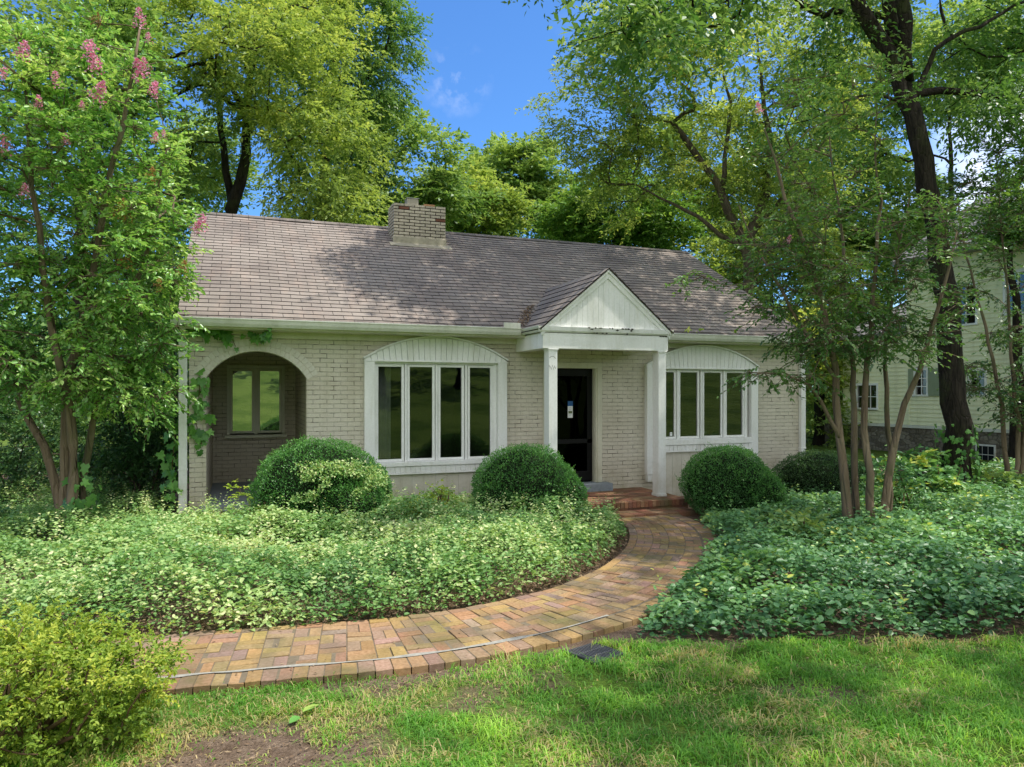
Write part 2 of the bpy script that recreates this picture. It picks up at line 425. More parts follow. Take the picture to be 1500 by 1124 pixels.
def tree(name, label, cat, base, stems, ells, ncl, clr, nspray, nleaf, L, mat, bark, r0=.2, rtip=.012, seed=1, minz=.35,
         tint0=.45, tvar=.22, group=None, shape='q', wl=.5, flat=.3, droop=.15, twigs=False, gap=.65, sides=8, hang=0., rexp=.5, shell=2.0):
    """stems: list of (polyline, radius at foot); ells: crown masses (centre, radii, weight)"""
    R = np.random.default_rng(seed)
    root = thing(name, tuple(float(k) for k in base), label, cat, group)
    # clump centres
    w = np.array([e[2] for e in ells], float); w /= w.sum()
    cl = []; tries = 0
    while len(cl) < ncl and tries < ncl * 30:
        tries += 1
        e = ells[R.choice(len(ells), p=w)]
        d = nrm(R.normal(size=3)); r = R.random() ** (1 / (3 * shell)) if R.random() < .75 else R.random() ** .33
        p = np.asarray(e[0]) + d * r * np.asarray(e[1])
        if cl and gap > 0 and np.min(np.linalg.norm(np.array(cl) - p, axis=1)) < clr * gap: continue
        cl.append(p)
    cl = np.array(cl)
    # skeleton
    pos = []; par = []; ok = []; stem_r = {}
    for poly, r in stems:
        q = resample(poly, .45 if r > .06 else .3)
        q[1:-1] += R.normal(size=q[1:-1].shape) * min(.03, r * .25)
        i0 = len(pos)
        if i0:
            dd = np.linalg.norm(np.array(pos) - q[0], axis=1); j = int(dd.argmin())
            par_i = j if dd[j] < .5 else -1
        else: par_i = -1
        for k, p in enumerate(q):
            pos.append(p); par.append(par_i if k == 0 else len(pos) - 2); ok.append(k / len(q) > minz)
            stem_r[len(pos) - 1] = r * (1 - (.88 if r < .235 or r > .245 else .62) * k / len(q))
    top = np.array([p for p, o in zip(pos, ok) if o])
    order = np.argsort([np.min(np.linalg.norm(top - c, axis=1)) for c in cl])
    for ci in order:
        c = cl[ci]; PA = np.array(pos)
        d = np.linalg.norm(PA - c, axis=1)
        cost = d + .9 * np.maximum(0, PA[:, 2] - c[2] + .15 * d) + np.where(ok, 0, 1e3)
        j = int(cost.argmin()); a = PA[j]; dist = d[j]
        k = max(2, int(dist / .5) + 1)
        dirp = a - PA[par[j]] if par[j] >= 0 else np.array([0, 0, 1.])
        dirp = nrm(dirp) * dist * .35
        prev = j
        for t in np.linspace(0, 1, k + 1)[1:]:
            p = a * (1 - t) + c * t + dirp * t * (1 - t) * (1 - t) * 2 + (R.normal(size=3) * .05 * min(dist, 2) if t < 1 else 0)
            pos.append(p); par.append(prev); ok.append(True); prev = len(pos) - 1
    n = len(pos); PA = np.array(pos); wgt = np.zeros(n); ch = [[] for _ in range(n)]
    for i in range(n):
        if par[i] >= 0: ch[par[i]].append(i)
    for i in range(n - 1, -1, -1):
        if not ch[i]: wgt[i] = 1
        if par[i] >= 0: wgt[par[i]] += wgt[i]
    rad = rtip * wgt ** rexp
    for i, r in stem_r.items(): rad[i] = max(r, rad[i] if rad[i] < r * 1.2 else r)
    paths = []; done = np.zeros(n, bool)
    starts = [i for i in range(n) if par[i] < 0]
    stack = [(i, -1) for i in starts]
    while stack:
        i, frm = stack.pop()
        chain = ([frm] if frm >= 0 else []) + [i]
        while ch[chain[-1]]:
            c2 = sorted(ch[chain[-1]], key=lambda k: -rad[k] - (1 if k in stem_r and chain[-1] in stem_r else 0))
            for o in c2[1:]: stack.append((o, chain[-1]))
            chain.append(c2[0])
        rr = rad[chain].copy()
        if frm >= 0: rr[0] = min(rr[0], rr[1] * 1.25)
        else: rr[0] *= 1.35; rr[1] *= 1.1
        paths.append((PA[chain], rr))
    # sprays of leaves round each clump
    K = len(cl); S = K * nspray
    cc = np.repeat(cl, nspray, axis=0)
    cen = np.average([np.asarray(e[0]) for e in ells], axis=0, weights=w)
    o = nrm(cc - cen)
    az = R.random(S) * 2 * pi
    sd = np.stack([np.cos(az), np.sin(az), R.normal(size=S) * flat + .05], 1) + o * .55
    sd = nrm(sd); sl = clr * R.uniform(.55, 1.25, S)
    sb = cc + R.normal(size=(S, 3)) * clr * np.array([.28, .28, .22])
    t = (np.arange(nleaf) + .6) / nleaf
    t = np.broadcast_to(t, (S, nleaf)) + R.normal(size=(S, nleaf)) * .04
    P = sb[:, None] + sd[:, None] * (sl[:, None] * t)[..., None]
    P[..., 2] -= droop * (t ** 2) * sl[:, None]
    if hang: P[..., 2] -= hang * t * sl[:, None]
    side = np.where(np.arange(nleaf) % 2 == 0, 1., -1.)[None, :, None]
    Nn = nrm(np.array([0, 0, 1.]) + R.normal(size=(S, nleaf, 3)) * .42)
    lat = np.cross(np.broadcast_to(sd[:, None], P.shape), Nn)
    D = nrm(sd[:, None] * .7 + lat * side * .8 + R.normal(size=P.shape) * .18 + np.array([0, 0, -.18 - hang]))
    Ls = L * R.uniform(.65, 1.2, (S, nleaf))
    ct = np.repeat(R.normal(size=K) * tvar * .7, nspray)[:, None]
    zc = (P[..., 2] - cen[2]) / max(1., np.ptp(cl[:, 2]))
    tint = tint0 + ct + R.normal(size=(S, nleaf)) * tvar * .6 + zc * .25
    if twigs:
        for i in range(S):
            e = sb[i] + sd[i] * sl[i] * .9; e[2] -= (droop + hang) * sl[i] * .8
            paths.append((np.array([cc[i], (sb[i] + e) / 2 + [0, 0, .02], e]), np.array([.006, .004, .002])))
    V, Q = tubes(paths, sides)
    mk('trunk', V, Q, None, bark, root, smooth=True)
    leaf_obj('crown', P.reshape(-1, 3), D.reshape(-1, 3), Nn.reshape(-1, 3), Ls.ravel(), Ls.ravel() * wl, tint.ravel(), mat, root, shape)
    return root, cl

def ell(u, v, d, ru, rv, rd, w=1.):
    """crown mass given by the direction it is seen in, its distance and its half-sizes (seen sizes turned into metres)"""
    k = d / FPX
    return (at(u, v, d), (ru * k, rd, rv * k), w)

exec_sections = []
del exec_sections
# ================================================================ world, sun, camera
SUN = np.array([.43, -.13, .90]); SUN = SUN / np.linalg.norm(SUN)
w = bpy.data.worlds.new('World'); SC.world = w; w.use_nodes = True
n = w.node_tree.nodes; l = w.node_tree.links; n.clear()
sky = n.new('ShaderNodeTexSky'); sky.sky_type = 'NISHITA'; sky.sun_disc = False
sky.sun_elevation = math.asin(SUN[2]); sky.sun_rotation = atan2(SUN[0], SUN[1])
sky.air_density = 1.0; sky.dust_density = .3; sky.ozone_density = 2.2
tc = n.new('ShaderNodeTexCoord'); gen = tc.outputs['Generated']
cl1 = noise(n, l, 3.1, 7, mapping(n, l, gen, (1, 1, 2.6), (.35, .1, .0)), .55)
cl2 = noise(n, l, 1.7, 3, mapping(n, l, gen, (1, 1, 1.3), (4.1, 2.2, .4)))
cm = math_(n, l, 'MULTIPLY', maprange(n, l, cl1, .54, .72), maprange(n, l, cl2, .50, .66))
# unseen bright clouds behind the camera, added to light the house front
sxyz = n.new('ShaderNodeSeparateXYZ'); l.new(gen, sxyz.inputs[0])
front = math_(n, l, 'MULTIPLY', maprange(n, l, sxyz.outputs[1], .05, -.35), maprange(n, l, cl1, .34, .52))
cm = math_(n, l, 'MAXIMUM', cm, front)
def puff(d, r, sc, lo, hi, amp):       # one small cloud in a given part of the sky
    global cm
    dt = n.new('ShaderNodeVectorMath'); dt.operation = 'DISTANCE'; l.new(gen, dt.inputs[0]); dt.inputs[1].default_value = d
    f_ = math_(n, l, 'MULTIPLY', maprange(n, l, dt.outputs['Value'], r, r * .2), maprange(n, l, noise(n, l, sc, 6, mapping(n, l, gen, (1, 1, 1), (.7, .2, .5)), .6), lo, hi))
    cm = math_(n, l, 'MAXIMUM', cm, math_(n, l, 'MULTIPLY', f_, amp))
puff((.257, .881, .398), .05, 30, .48, .78, .34)
puff((.812, .520, .266), .17, 7, .38, .58, 1.0)
skc = mixc(n, l, sky.outputs[0], (.60, 1.02, 1.48), 1.0, 'MULTIPLY')
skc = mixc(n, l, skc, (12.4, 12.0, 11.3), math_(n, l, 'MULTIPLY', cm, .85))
bg = n.new('ShaderNodeBackground'); bg.inputs['Strength'].default_value = .15
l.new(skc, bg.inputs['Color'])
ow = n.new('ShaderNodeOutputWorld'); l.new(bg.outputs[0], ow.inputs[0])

sd = bpy.data.lights.new('sun', 'SUN'); sd.energy = 5.0; sd.angle = radians(.53); sd.color = (1, .955, .87)
so = bpy.data.objects.new('sun', sd); C.objects.link(so)
from mathutils import Vector
so.rotation_euler = Vector((-SUN[0], -SUN[1], -SUN[2])).to_track_quat('-Z', 'Y').to_euler(); so.location = (8, -4, 30)

cd = bpy.data.cameras.new('camera'); cd.sensor_width = 36; cd.lens = FPX / 1500 * 36; cd.shift_y = (HY - 562) / 1500
cd.clip_end = 2000; cd.clip_start = .05
co = bpy.data.objects.new('camera', cd); C.objects.link(co)
co.location = (0, -CAMD, CAMZ); co.rotation_euler = (radians(90), 0, -YAW)
SC.camera = co
SC.view_settings.view_transform = 'Standard'; SC.view_settings.look = 'None'; SC.view_settings.exposure = 0
SC.cycles.max_bounces = 8; SC.cycles.diffuse_bounces = 4; SC.cycles.glossy_bounces = 3; SC.cycles.transmission_bounces = 4
SC.cycles.transparent_max_bounces = 8; SC.cycles.caustics_reflective = False; SC.cycles.caustics_refractive = False
SC.cycles.use_denoising = True
SC.cycles.sample_clamp_indirect = 6

# ================================================================ ground
LAWN_EDGE = [(-6, -5.6), (-2, -6.15), (-.43, -6.55), (.66, -6.72), (1.62, -6.81), (2.2, -6.80), (2.71, -6.70), (3.0, -6.85), (3.46, -7.06), (4.26, -7.3), (5.01, -7.55), (5.84, -7.8), (9, -8.9), (14, -10.2), (40, -14)]
def lawn_edge_y(x):
    return np.interp(x, [p[0] for p in LAWN_EDGE], [p[1] for p in LAWN_EDGE])
def dirt_amount(x, y):
    a = fbm(x * 1.1 + 3, y * 1.5 + 8, 5, 4)
    near = np.clip(1.15 - np.hypot((x + .15) / 1.2, (y + 7.65) / .95), 0, 1)
    strip = np.clip(1 - np.abs(y - lawn_edge_y(x) + .1) / .3, 0, 1) * np.clip(1.6 - x * .45, .15, 1)
    d = (a - .45) * 2.8 + near * 1.45 + strip * .35 - np.clip((x - 1.2) * .22, 0, .45)
    return np.clip(d, 0, 1)
def gheight(x, y):
    z = -.13 + .025 * (fbm(x * .8, y * .8, 3) - .5)
    k = np.clip(-y - 13.5, 0, 60); z = z + np.where(k > 0, .17 * k * k / (k + 5), 0)
    z = z - np.clip(y - 9, 0, 25) * .03
    return z
def axis(lo, hi, f0, f1, fine, mid):
    a = np.concatenate([np.array([lo, lo * .6, lo * .35, lo * .2]), np.arange(lo * .12, f0, mid), np.arange(f0, f1, fine), np.arange(f1, hi * .12, mid), np.array([hi * .2, hi * .35, hi * .6, hi])])
    return a
gx = axis(-420, 420, -2.5, 8, .1, 1.2); gy = axis(-420, 420, -10, -5, .1, 1.2)
GX, GY = np.meshgrid(gx, gy); gxr, gyr = GX.ravel(), GY.ravel()
i = np.arange(len(gy) - 1)[:, None] * len(gx); j = np.arange(len(gx) - 1)[None]
GQ = np.stack([i + j, i + j + 1, i + j + 1 + len(gx), i + j + len(gx)], -1).reshape(-1, 4)
isl = gyr < lawn_edge_y(gxr)
nearbed = (gxr > -10) & (gxr < 16) & (gyr > -10) & (gyr < 9)
dirt = np.where(isl, np.where(gyr < -10.5, .0, dirt_amount(gxr, gyr)), np.where(nearbed, 1., .12))
zg = gheight(gxr, gyr)
m, n, l = newmat('ground_soil_and_turf')
a = n.new('ShaderNodeAttribute'); a.attribute_name = 'dirt'
g = geo(n)
f = noise(n, l, 9, 6, g, .65); f2 = noise(n, l, 70, 4, g, .7); f3 = noise(n, l, .35, 4, g)
soil = ramp(n, [(.3, (.11, .078, .052)), (.55, (.23, .165, .115)), (.75, (.38, .295, .21))]); l.new(f2, soil.inputs[0])
soilc = mixc(n, l, soil.outputs[0], (.5, .45, .42), maprange(n, l, f, .4, .65, 0, .8), 'MULTIPLY')
turf = ramp(n, [(.3, (.06, .105, .02)), (.55, (.15, .225, .035)), (.8, (.27, .33, .07))]); l.new(f2, turf.inputs[0])
turfc = mixc(n, l, turf.outputs[0], (.5, .62, .45), maprange(n, l, f3, .42, .62, 0, 1), 'MULTIPLY')
cc_ = mixc(n, l, turfc, soilc, maprange(n, l, math_(n, l, 'ADD', a.outputs['Fac'], maprange(n, l, f, .3, .7, -.25, .25)), .1, .6))
out(n, l, pbsdf(n, l, cc_, .95, .1, bump(n, l, f2, .9, .02)))
M['ground'] = m
tag(mk('ground', np.stack([gxr, gyr, zg], 1), GQ, None, m, None, vattr={'dirt': dirt}, smooth=True), kind='structure')

# ================================================================ brick path
CL = resample([(6.0, -1.9), (5.85, -2.7), (5.45, -3.55), (4.85, -4.4), (4.1, -5.15), (3.2, -5.75), (2.2, -6.1), (1.2, -6.2), (.2, -6.08), (-.8, -5.95), (-2.2, -5.65), (-4.2, -5.0), (-7, -3.9)], .03)
seg = np.linalg.norm(np.diff(CL, axis=0), axis=1); CS = np.concatenate([[0], np.cumsum(seg)])
CT = nrm(np.gradient(CL, axis=0)); CN = np.stack([-CT[:, 1], CT[:, 0]], 1)     # +N = away from the house side (right/front edge)
def pw(s, t):
    x = np.interp(s, CS, CL[:, 0]) + np.interp(s, CS, CN[:, 0]) * t
    y = np.interp(s, CS, CL[:, 1]) + np.interp(s, CS, CN[:, 1]) * t
    return x, y
PZ = -.08
PAL = [(.46, .31, .13), (.43, .285, .125), (.44, .265, .14), (.41, .235, .145), (.42, .28, .20), (.37, .24, .17), (.345, .24, .185), (.39, .27, .15), (.45, .30, .15), (.42, .28, .14)]
mbp = MB(); rp = random.Random(4)
def pbrick(s0, s1, t0, t1, cols=PAL, zb=-.2):
    g_ = .0035; s0 += g_; s1 -= g_; t0 += g_; t1 -= g_
    dz = rp.uniform(-.004, .004); tl = rp.uniform(-.004, .004)
    cx = rp.choice(cols); k = rp.uniform(.84, 1.08)
    mbp.cc = tuple(c * k * rp.uniform(.94, 1.06) for c in cx)
    b = .004
    o = []; inn = []
    for (s, t) in ((s0, t0), (s1, t0), (s1, t1), (s0, t1)):
        x, y = pw(s, t); o.append((x, y))
    cxm = sum(p[0] for p in o) / 4; cym = sum(p[1] for p in o) / 4
    for k_, (x, y) in enumerate(o):
        d_ = math.hypot(x - cxm, y - cym); inn.append((x + (cxm - x) * b / d_, y + (cym - y) * b / d_))
    zt = [PZ + dz + (tl if q in (0, 3) else -tl) for q in range(4)]
    iv = len(mbp.V)
    mbp.V += [(x, y, z) for (x, y), z in zip(inn, zt)] + [(x, y, z - b) for (x, y), z in zip(o, zt)] + [(x, y, zb) for (x, y) in o]
    F = [(0, 1, 2, 3)] + [(a_ + 4, (a_ + 1) % 4 + 4, (a_ + 1) % 4, a_) for a_ in range(4)] + [(a_ + 8, (a_ + 1) % 4 + 8, (a_ + 1) % 4 + 4, a_ + 4) for a_ in range(4)]
    for f_ in F: mbp.F.append(tuple(iv + q for q in f_)); mbp.col.append(mbp.cc)
SL = CS[-1]; U = .207
nrow = 4; T0 = -.50; T1 = T0 + nrow * U
ns = int(SL / U)
for a_ in range(ns):
    for b_ in range(nrow):
        s0 = a_ * U; t0 = T0 + b_ * U
        if (a_ + b_) % 2:
            pbrick(s0, s0 + U / 2, t0, t0 + U); pbrick(s0 + U / 2, s0 + U, t0, t0 + U)
        else:
            pbrick(s0, s0 + U, t0, t0 + U / 2); pbrick(s0, s0 + U, t0 + U / 2, t0 + U)
for a_ in range(int(SL / .107)):
    pbrick(a_ * .107, a_ * .107 + .107, T1 + .028, T1 + .028 + .205)
for a_ in range(int(SL / U)):
    pbrick(a_ * U, a_ * U + U, T0 - .105, T0)
tag(mbp.build('path', M['bricks']), kind='structure')
def strip(name, t0, t1, z, mat, wob=0, sa=0.):
    ss = np.arange(sa, SL, .06 if wob else .12); V = []
    for q, s in enumerate(ss):
        w0 = wob * (vnoise(s * 4., 0., 3) - .5) * 2; w1 = wob * (vnoise(s * 5., 9., 4) - .5) * 2
        x0, y0 = pw(s, t0 + w0); x1, y1 = pw(s, t1 + w1); V += [(x0, y0, z), (x1, y1, z)]
    k = np.arange(len(ss) - 1)[:, None] * 2
    return tag(mk(name, np.array(V), k + np.array([[0, 1, 3, 2]]), None, mat), kind='structure')
strip('path_joint_sand', T0 - .10, T1 + .22, PZ - .0045, M['bed'])
strip('path_mortar_seam', T1 - .004, T1 + .031, PZ + .004, M['mortar'], .016, 5.3)

# drain grate beside the path
gr = thing('drain_grate', (2.53, -6.88, -.122), 'black slotted drain grate set in the grass at the path edge', 'drain grate', rotz=radians(18))
fr = MB()
for (x0, x1, y0, y1) in ((-.16, .16, -.16, -.14), (-.16, .16, .14, .16), (-.16, -.14, -.14, .14), (.14, .16, -.14, .14)): fr.box(x0, x1, y0, y1, -.03, .012)
fr.build('frame', M['drain'], gr, .002)
ba = MB()
for k in range(13): ba.box(-.135 + k * .0217, -.127 + k * .0217, -.14, .14, -.02, .010)
for y in (-.05, .045): ba.box(-.14, .14, y, y + .008, -.02, .0115)
M['drainbar'] = m_plain('grate_bars', (.12, .12, .125), .5, .4)
ba.build('bars', M['drainbar'], gr)
MB().box(-.14, .14, -.14, .14, -.10, -.09).build('sump', M['dark'], gr)

# ================================================================ the house
XL, XR = -.72, 10.80
H = thing('house', (5.0, 0, 0), 'single storey greige painted brick cottage with arched porch and gabled entry', 'house')
AX, AZ, AR, ASP = .245, 1.645, .855, 2.09      # arch circle and spring height
A0, A1 = -.486, .977
def arch_z(x): return AZ + sqrt(max(0, AR * AR - (x - AX) ** 2))
wall = MB()
def solid(x0, x1, z0, z1): wall.box(x0, x1, 0, .2, z0, z1)
ZT = 2.84; ZB = -.3
solid(XL, A0, ZB, ZT)
N_ = 28
for k in range(N_):
    xa = A0 + (A1 - A0) * k / N_; xb = A0 + (A1 - A0) * (k + 1) / N_
    wall.prism([(xa, arch_z(xa)), (xb, arch_z(xb)), (xb, ZT), (xa, ZT)], 0, .2)
wall.box(A0, A1, 0, .2, ZB, .10)
W1 = (2.06, 4.165, .64, 2.37); DR = (5.12, 6.16, .1, 2.36); W2 = (7.30, 9.53, .86, 2.33)
px = A1
for (x0, x1, z0, z1) in (W1, DR, W2):
    solid(px, x0, ZB, ZT); solid(x0, x1, ZB, z0); solid(x0, x1, z1, ZT); px = x1
solid(px, XR, ZB, ZT)
# side and rear walls, gable triangles
wall.box(XL, XL + .2, .2, 7.9, ZB, ZT); wall.box(XR - .2, XR, .2, 7.9, ZB, ZT); wall.box(XL, XR, 7.9, 8.1, ZB, ZT)
for x in (XL, XR - .2): wall.prismx([(0.0, ZT), (8.1, ZT), (4.0, 5.38)], x, x + .2)
wall.build('wall', M['brick'], H)
# porch recess
pr = MB()
pr.box(A0 - .2, A0 - .002, .2, 3.0, .0, 2.7); pr.box(1.0, 1.2, .2, 3.0, .0, 2.7)
bx0, bx1, bz0, bz1 = -.24, .80, 1.0, 2.38
pr.box(A0 - .002, bx0, 2.8, 3.0, 0, 2.7); pr.box(bx1, 1.0, 2.8, 3.0, 0, 2.7); pr.box(bx0, bx1, 2.8, 3.0, 0, bz0); pr.box(bx0, bx1, 2.8, 3.0, bz1, 2.7)
pr.build('porch_wall', M['brick_porch'], H)
MB().box(A0 - .2, 1.2, .2, 3.0, 2.70, 2.76).build('porch_ceiling', M['cream'], H)
MB().box(A0 - .09, A1 + .06, -.07, 2.8, .06, .165).build('porch_floor', M['concrete'], H, .008)
# arch ring: two rowlock courses
ring = MB()
a0 = math.acos((A1 - AX) / AR) - .03; a1 = pi - a0
for rr0, rr1, nb in ((AR + .002, AR + .096, 25), (AR + .103, AR + .197, 27)):
    for k in range(nb):
        t0 = a0 + (a1 - a0) * k / nb + .003; t1 = a0 + (a1 - a0) * (k + 1) / nb - .003
        q = [(AX + r * cos(t), AZ + r * sin(t)) for r, t in ((rr0, t0), (rr1, t0), (rr1, t1), (rr0, t1))]
        ring.prism(q, -.004 - random.uniform(0, .003), .05)
ring.build('arch_brick_ring', M['board'], H, .003)

# windows -------------------------------------------------------
def casement(parent, x0, x1, z0, z1, y, sash, mat, gmat, gname='pane'):
    """one sash with its own glass"""
    s = MB()
    s.box(x0 - sash, x0, y, y + .045, z0 - sash, z1 + sash); s.box(x1, x1 + sash, y, y + .045, z0 - sash, z1 + sash)
    s.box(x0, x1, y, y + .045, z0 - sash, z0); s.box(x0, x1, y, y + .045, z1, z1 + sash)
    s.build('sash', mat, parent, .004)
    ta, tb2 = random.uniform(-.006, .006), random.uniform(-.010, .010)      # every sash hangs a touch differently
    p = MB(); p.face([(x0, y + .022 - ta, z0), (x1, y + .022 + ta, z0), (x1, y + .022 + ta + tb2, z1), (x0, y + .022 - ta + tb2, z1)])
    p.build(gname, gmat, parent)
def eyebrow(parent, x0, x1, zb, ze, zt):
    c = (x0 + x1) / 2; hw = (x1 - x0) / 2; rise = zt - ze; R_ = (hw * hw + rise * rise) / (2 * rise); zc = zt - R_
    f = lambda x: zc + sqrt(max(0, R_ * R_ - (x - c) ** 2))
    b = MB(); nb = int((x1 - x0) / .098)
    for k in range(nb):
        xa = x0 + (x1 - x0) * k / nb; xb = x0 + (x1 - x0) * (k + 1) / nb
        sp = lambda x: c + (x - c) * (1 - .055 * (f(x) - zb) / .38)     # boards fan a little
        b.prism([(sp(xa) + .003, zb), (sp(xb) - .003, zb), (xb - .003, f(xb) - .004), (xa + .003, f(xa) - .004)], -.09, .0)
    b.box(x0 + .05, x1 - .05, -.075, -.0, zb + .002, ze - .01)
    hd = b.build('window_head', M['trim'], parent, .002)
    t = MB(); N2 = 36
    for k in range(N2):
        xa = x0 - .012 + (x1 - x0 + .024) * k / N2; xb = x0 - .012 + (x1 - x0 + .024) * (k + 1) / N2
        fa, fb = f(min(max(xa, x0), x1)), f(min(max(xb, x0), x1))
        t.prism([(xa, fa), (xb, fb), (xb, fb + .028), (xa, fa + .028)], -.125, .0)
    t.box(x0 - .005, x1 + .005, -.108, .0, zb - .022, zb + .002)
    t.build('head_moulding', M['trim'], parent)
def bay_window(panes, x0, x1, zg0, zg1, zh, sillz, lowz, piltop):
    f = MB()      # inner fixed frame: head, jambs, mullions
    f.box(panes[0][0] - .10, panes[-1][1] + .11, -.03, .10, zg1 + .048, zh)
    f.box(panes[0][0] - .105, panes[0][0] - .044, -.03, .10, zg0 - .045, zg1 + .048); f.box(panes[-1][1] + .044, panes[-1][1] + .11, -.03, .10, zg0 - .045, zg1 + .048)
    for a_, b_ in zip(panes[:-1], panes[1:]):
        xm = (a_[1] + b_[0]) / 2; f.box(xm - .018, xm + .018, -.035, .09, zg0 - .045, zg1 + .046)
    win = f.build('window', M['trim'], H, .004)
    for xa in (x0, x1 - .165):            # flat pilasters either side
        w = MB(); w.box(xa, xa + .165, -.10, .0, lowz + .14, piltop - .022); w.box(xa + .02, xa + .145, -.085, .0, lowz, lowz + .14)
        w.build('pilaster', M['trim'], win, .004)
    for a_, b_ in panes: casement(win, a_, b_, zg0, zg1, -.015, .043, M['trim'], M['glass'])
    s = MB(); s.box(x0 + .17, x1 - .17, -.11, .05, sillz, zg0 - .046)
    s.build('sill', M['trim'], win, .006)
    rb = MB(); nb = int((x1 - x0 - .3) / .085)
    for k in range(nb):
        xa = x0 + .15 + (x1 - x0 - .3) * k / nb; rb.box(xa + .004, xa + (x1 - x0 - .3) / nb - .004, -.09, .04, sillz - .11, sillz - .006)
    rb.box(x0 + .13, x1 - .13, -.078, .04, sillz - .115, sillz - .001)
    rb.build('sill_bricks', M['trim_chip'], win, .004)
    lp = MB(); lp.box(x0 + .10, x1 - .10, -.105, .0, sillz - .135, sillz - .112)
    lp.build('sill_moulding', M['trim'], win, .003)
    b = MB(); xb = x0 + .19
    while xb < x1 - .22:
        b.box(xb + .002, min(xb + .198, x1 - .19), -.045, .0, -.2, sillz - .135); xb += .20
    b.box(x0 + .19, x1 - .19, -.038, 0, -.2, sillz - .137)
    b.build('apron_boards', M['board'], win, .002)
    return win
win1 = bay_window([(2.111, 2.495), (2.633, 3.018), (3.16, 3.533), (3.68, 4.051)], 1.873, 4.33, .762, 2.288, 2.368, .645, .50, 2.39)
eyebrow(win1, 1.873, 4.33, 2.39, 2.41, 2.78)
win2 = bay_window([(7.39, 7.779), (7.917, 8.307), (8.465, 8.85), (8.996, 9.375)], 7.13, 9.69, 1.015, 2.25, 2.33, .86, .18, 2.335)
eyebrow(win2, 7.13, 9.69, 2.335, 2.365, 2.752)
MB().box(7.69, 7.745, -.004, -.001, 1.03, 1.10).build('security_sticker', M['white'], win2)
# porch window
pwm = MB()
pwm.box(-.24, .80, 2.74, 2.80, 2.32, 2.38); pwm.box(-.24, -.19, 2.74, 2.80, 1.06, 2.32); pwm.box(.75, .80, 2.74, 2.80, 1.06, 2.32); pwm.box(.245, .305, 2.75, 2.82, 1.06, 2.32)
pw_ = pwm.build('window', M['cream'], H, .004)
for x0, x1 in ((-.14, .20), (.35, .70)): casement(pw_, x0, x1, 1.13, 2.27, 2.765, .045, M['cream'], M['glass_porch'])
MB().box(-.28, .84, 2.68, 2.80, 1.0, 1.058).build('sill', M['cream'], pw_, .004)

# door ----------------------------------------------------------
d = MB(); d.box(5.19, 6.075, .09, .13, .235, 2.30)
door = d.build('door', M['black'], H)
r = MB()
for z0, z1 in ((.25, .42), (.93, 1.01), (2.16, 2.29)): r.box(5.20, 6.065, .072, .09, z0, z1)
r.box(5.20, 5.30, .072, .09, .42, 2.16); r.box(5.965, 6.065, .072, .09, .42, 2.16)
r.build('door_rails', M['black'], door, .004)
pn = MB(); pn.face([(5.30, .082, .42), (5.965, .082, .42), (5.965, .082, .93), (5.30, .082, .93)]); pn.face([(5.30, .082, 1.01), (5.965, .082, 1.01), (5.965, .082, 2.16), (5.30, .082, 2.16)])
M['glass_door'] = m_glass('door_glass', .006, (.03, .03, .03))
pn.build('door_glass', M['glass_door'], door)
hd = MB(); hd.box(5.245, 5.265, .03, .072, 1.12, 1.28); hd.build('door_handle', M['metal'], door, .004)
fr = MB()
fr.box(5.045, 5.185, -.035, .0, .215, 2.30); fr.box(6.08, 6.217, -.035, .0, .215, 2.30); fr.box(5.045, 6.217, -.035, .0, 2.30, 2.405)
fr.box(5.12, 5.19, .0, .15, .215, 2.30); fr.box(6.075, 6.16, .0, .15, .215, 2.30); fr.box(5.12, 6.16, .0, .15, 2.30, 2.36)
fr.box(6.115, 6.16, -.05, -.035, .215, 2.33)
fr.build('door_frame', M['cream'], H, .004)
MB().box(4.98, 6.33, -.24, .14, .075, .215).build('door_threshold', M['concrete'], H, .006)

# stoop ---------------------------------------------------------
st = MB(); rs = random.Random(8)
SP = [(.30, .13, .085), (.26, .12, .08), (.34, .17, .10), (.22, .11, .08), (.33, .20, .12)]
def sbox(x0, x1, y0, y1, z0, z1):
    k = rs.uniform(.8, 1.15); c_ = rs.choice(SP); st.cc = tuple(v * k for v in c_)
    e = .003; dz = rs.uniform(-.003, .003)
    st.box(x0 + e, x1 - e, y0 + e, y1 - e, z0, z1 + dz)
sx0, sx1 = 4.62, 7.06
x = sx0
while x < sx1 - .02:                                  # front edge: headers on edge
    sbox(x, min(x + .075, sx1), -1.55, -1.345, -.02, .08); x += .0752
y = -1.345; row = 0
while y < -.02:
    x = sx0 - (.1 if row % 2 else 0)
    while x < sx1:
        sbox(max(x, sx0), min(x + .205, sx1), y, min(y + .1, -.002), -.0, .08); x += .205
    y += .1; row += 1
for row in range(3):                                  # riser courses
    x = sx0 + .01 - (.1 if row % 2 else 0)
    while x < sx1 - .01:
        sbox(max(x, sx0 + .01), min(x + .21, sx1 - .01), -1.535, -1.40, -.25 + row * .076, -.178 + row * .076); x += .21
st.cc = (.2, .17, .13); st.box(sx0 + .015, sx1 - .015, -1.525, -.003, -.25, .066)
x = 4.95                                              # low step in front
while x < 6.95:
    sbox(x, min(x + .205, 6.95), -1.97, -1.77, -.2, -.055); sbox(x, min(x + .205, 6.95), -1.77, -1.55, -.2, -.055); x += .205
st.build('brick_stoop', M['stoopbrick'], H, .004)

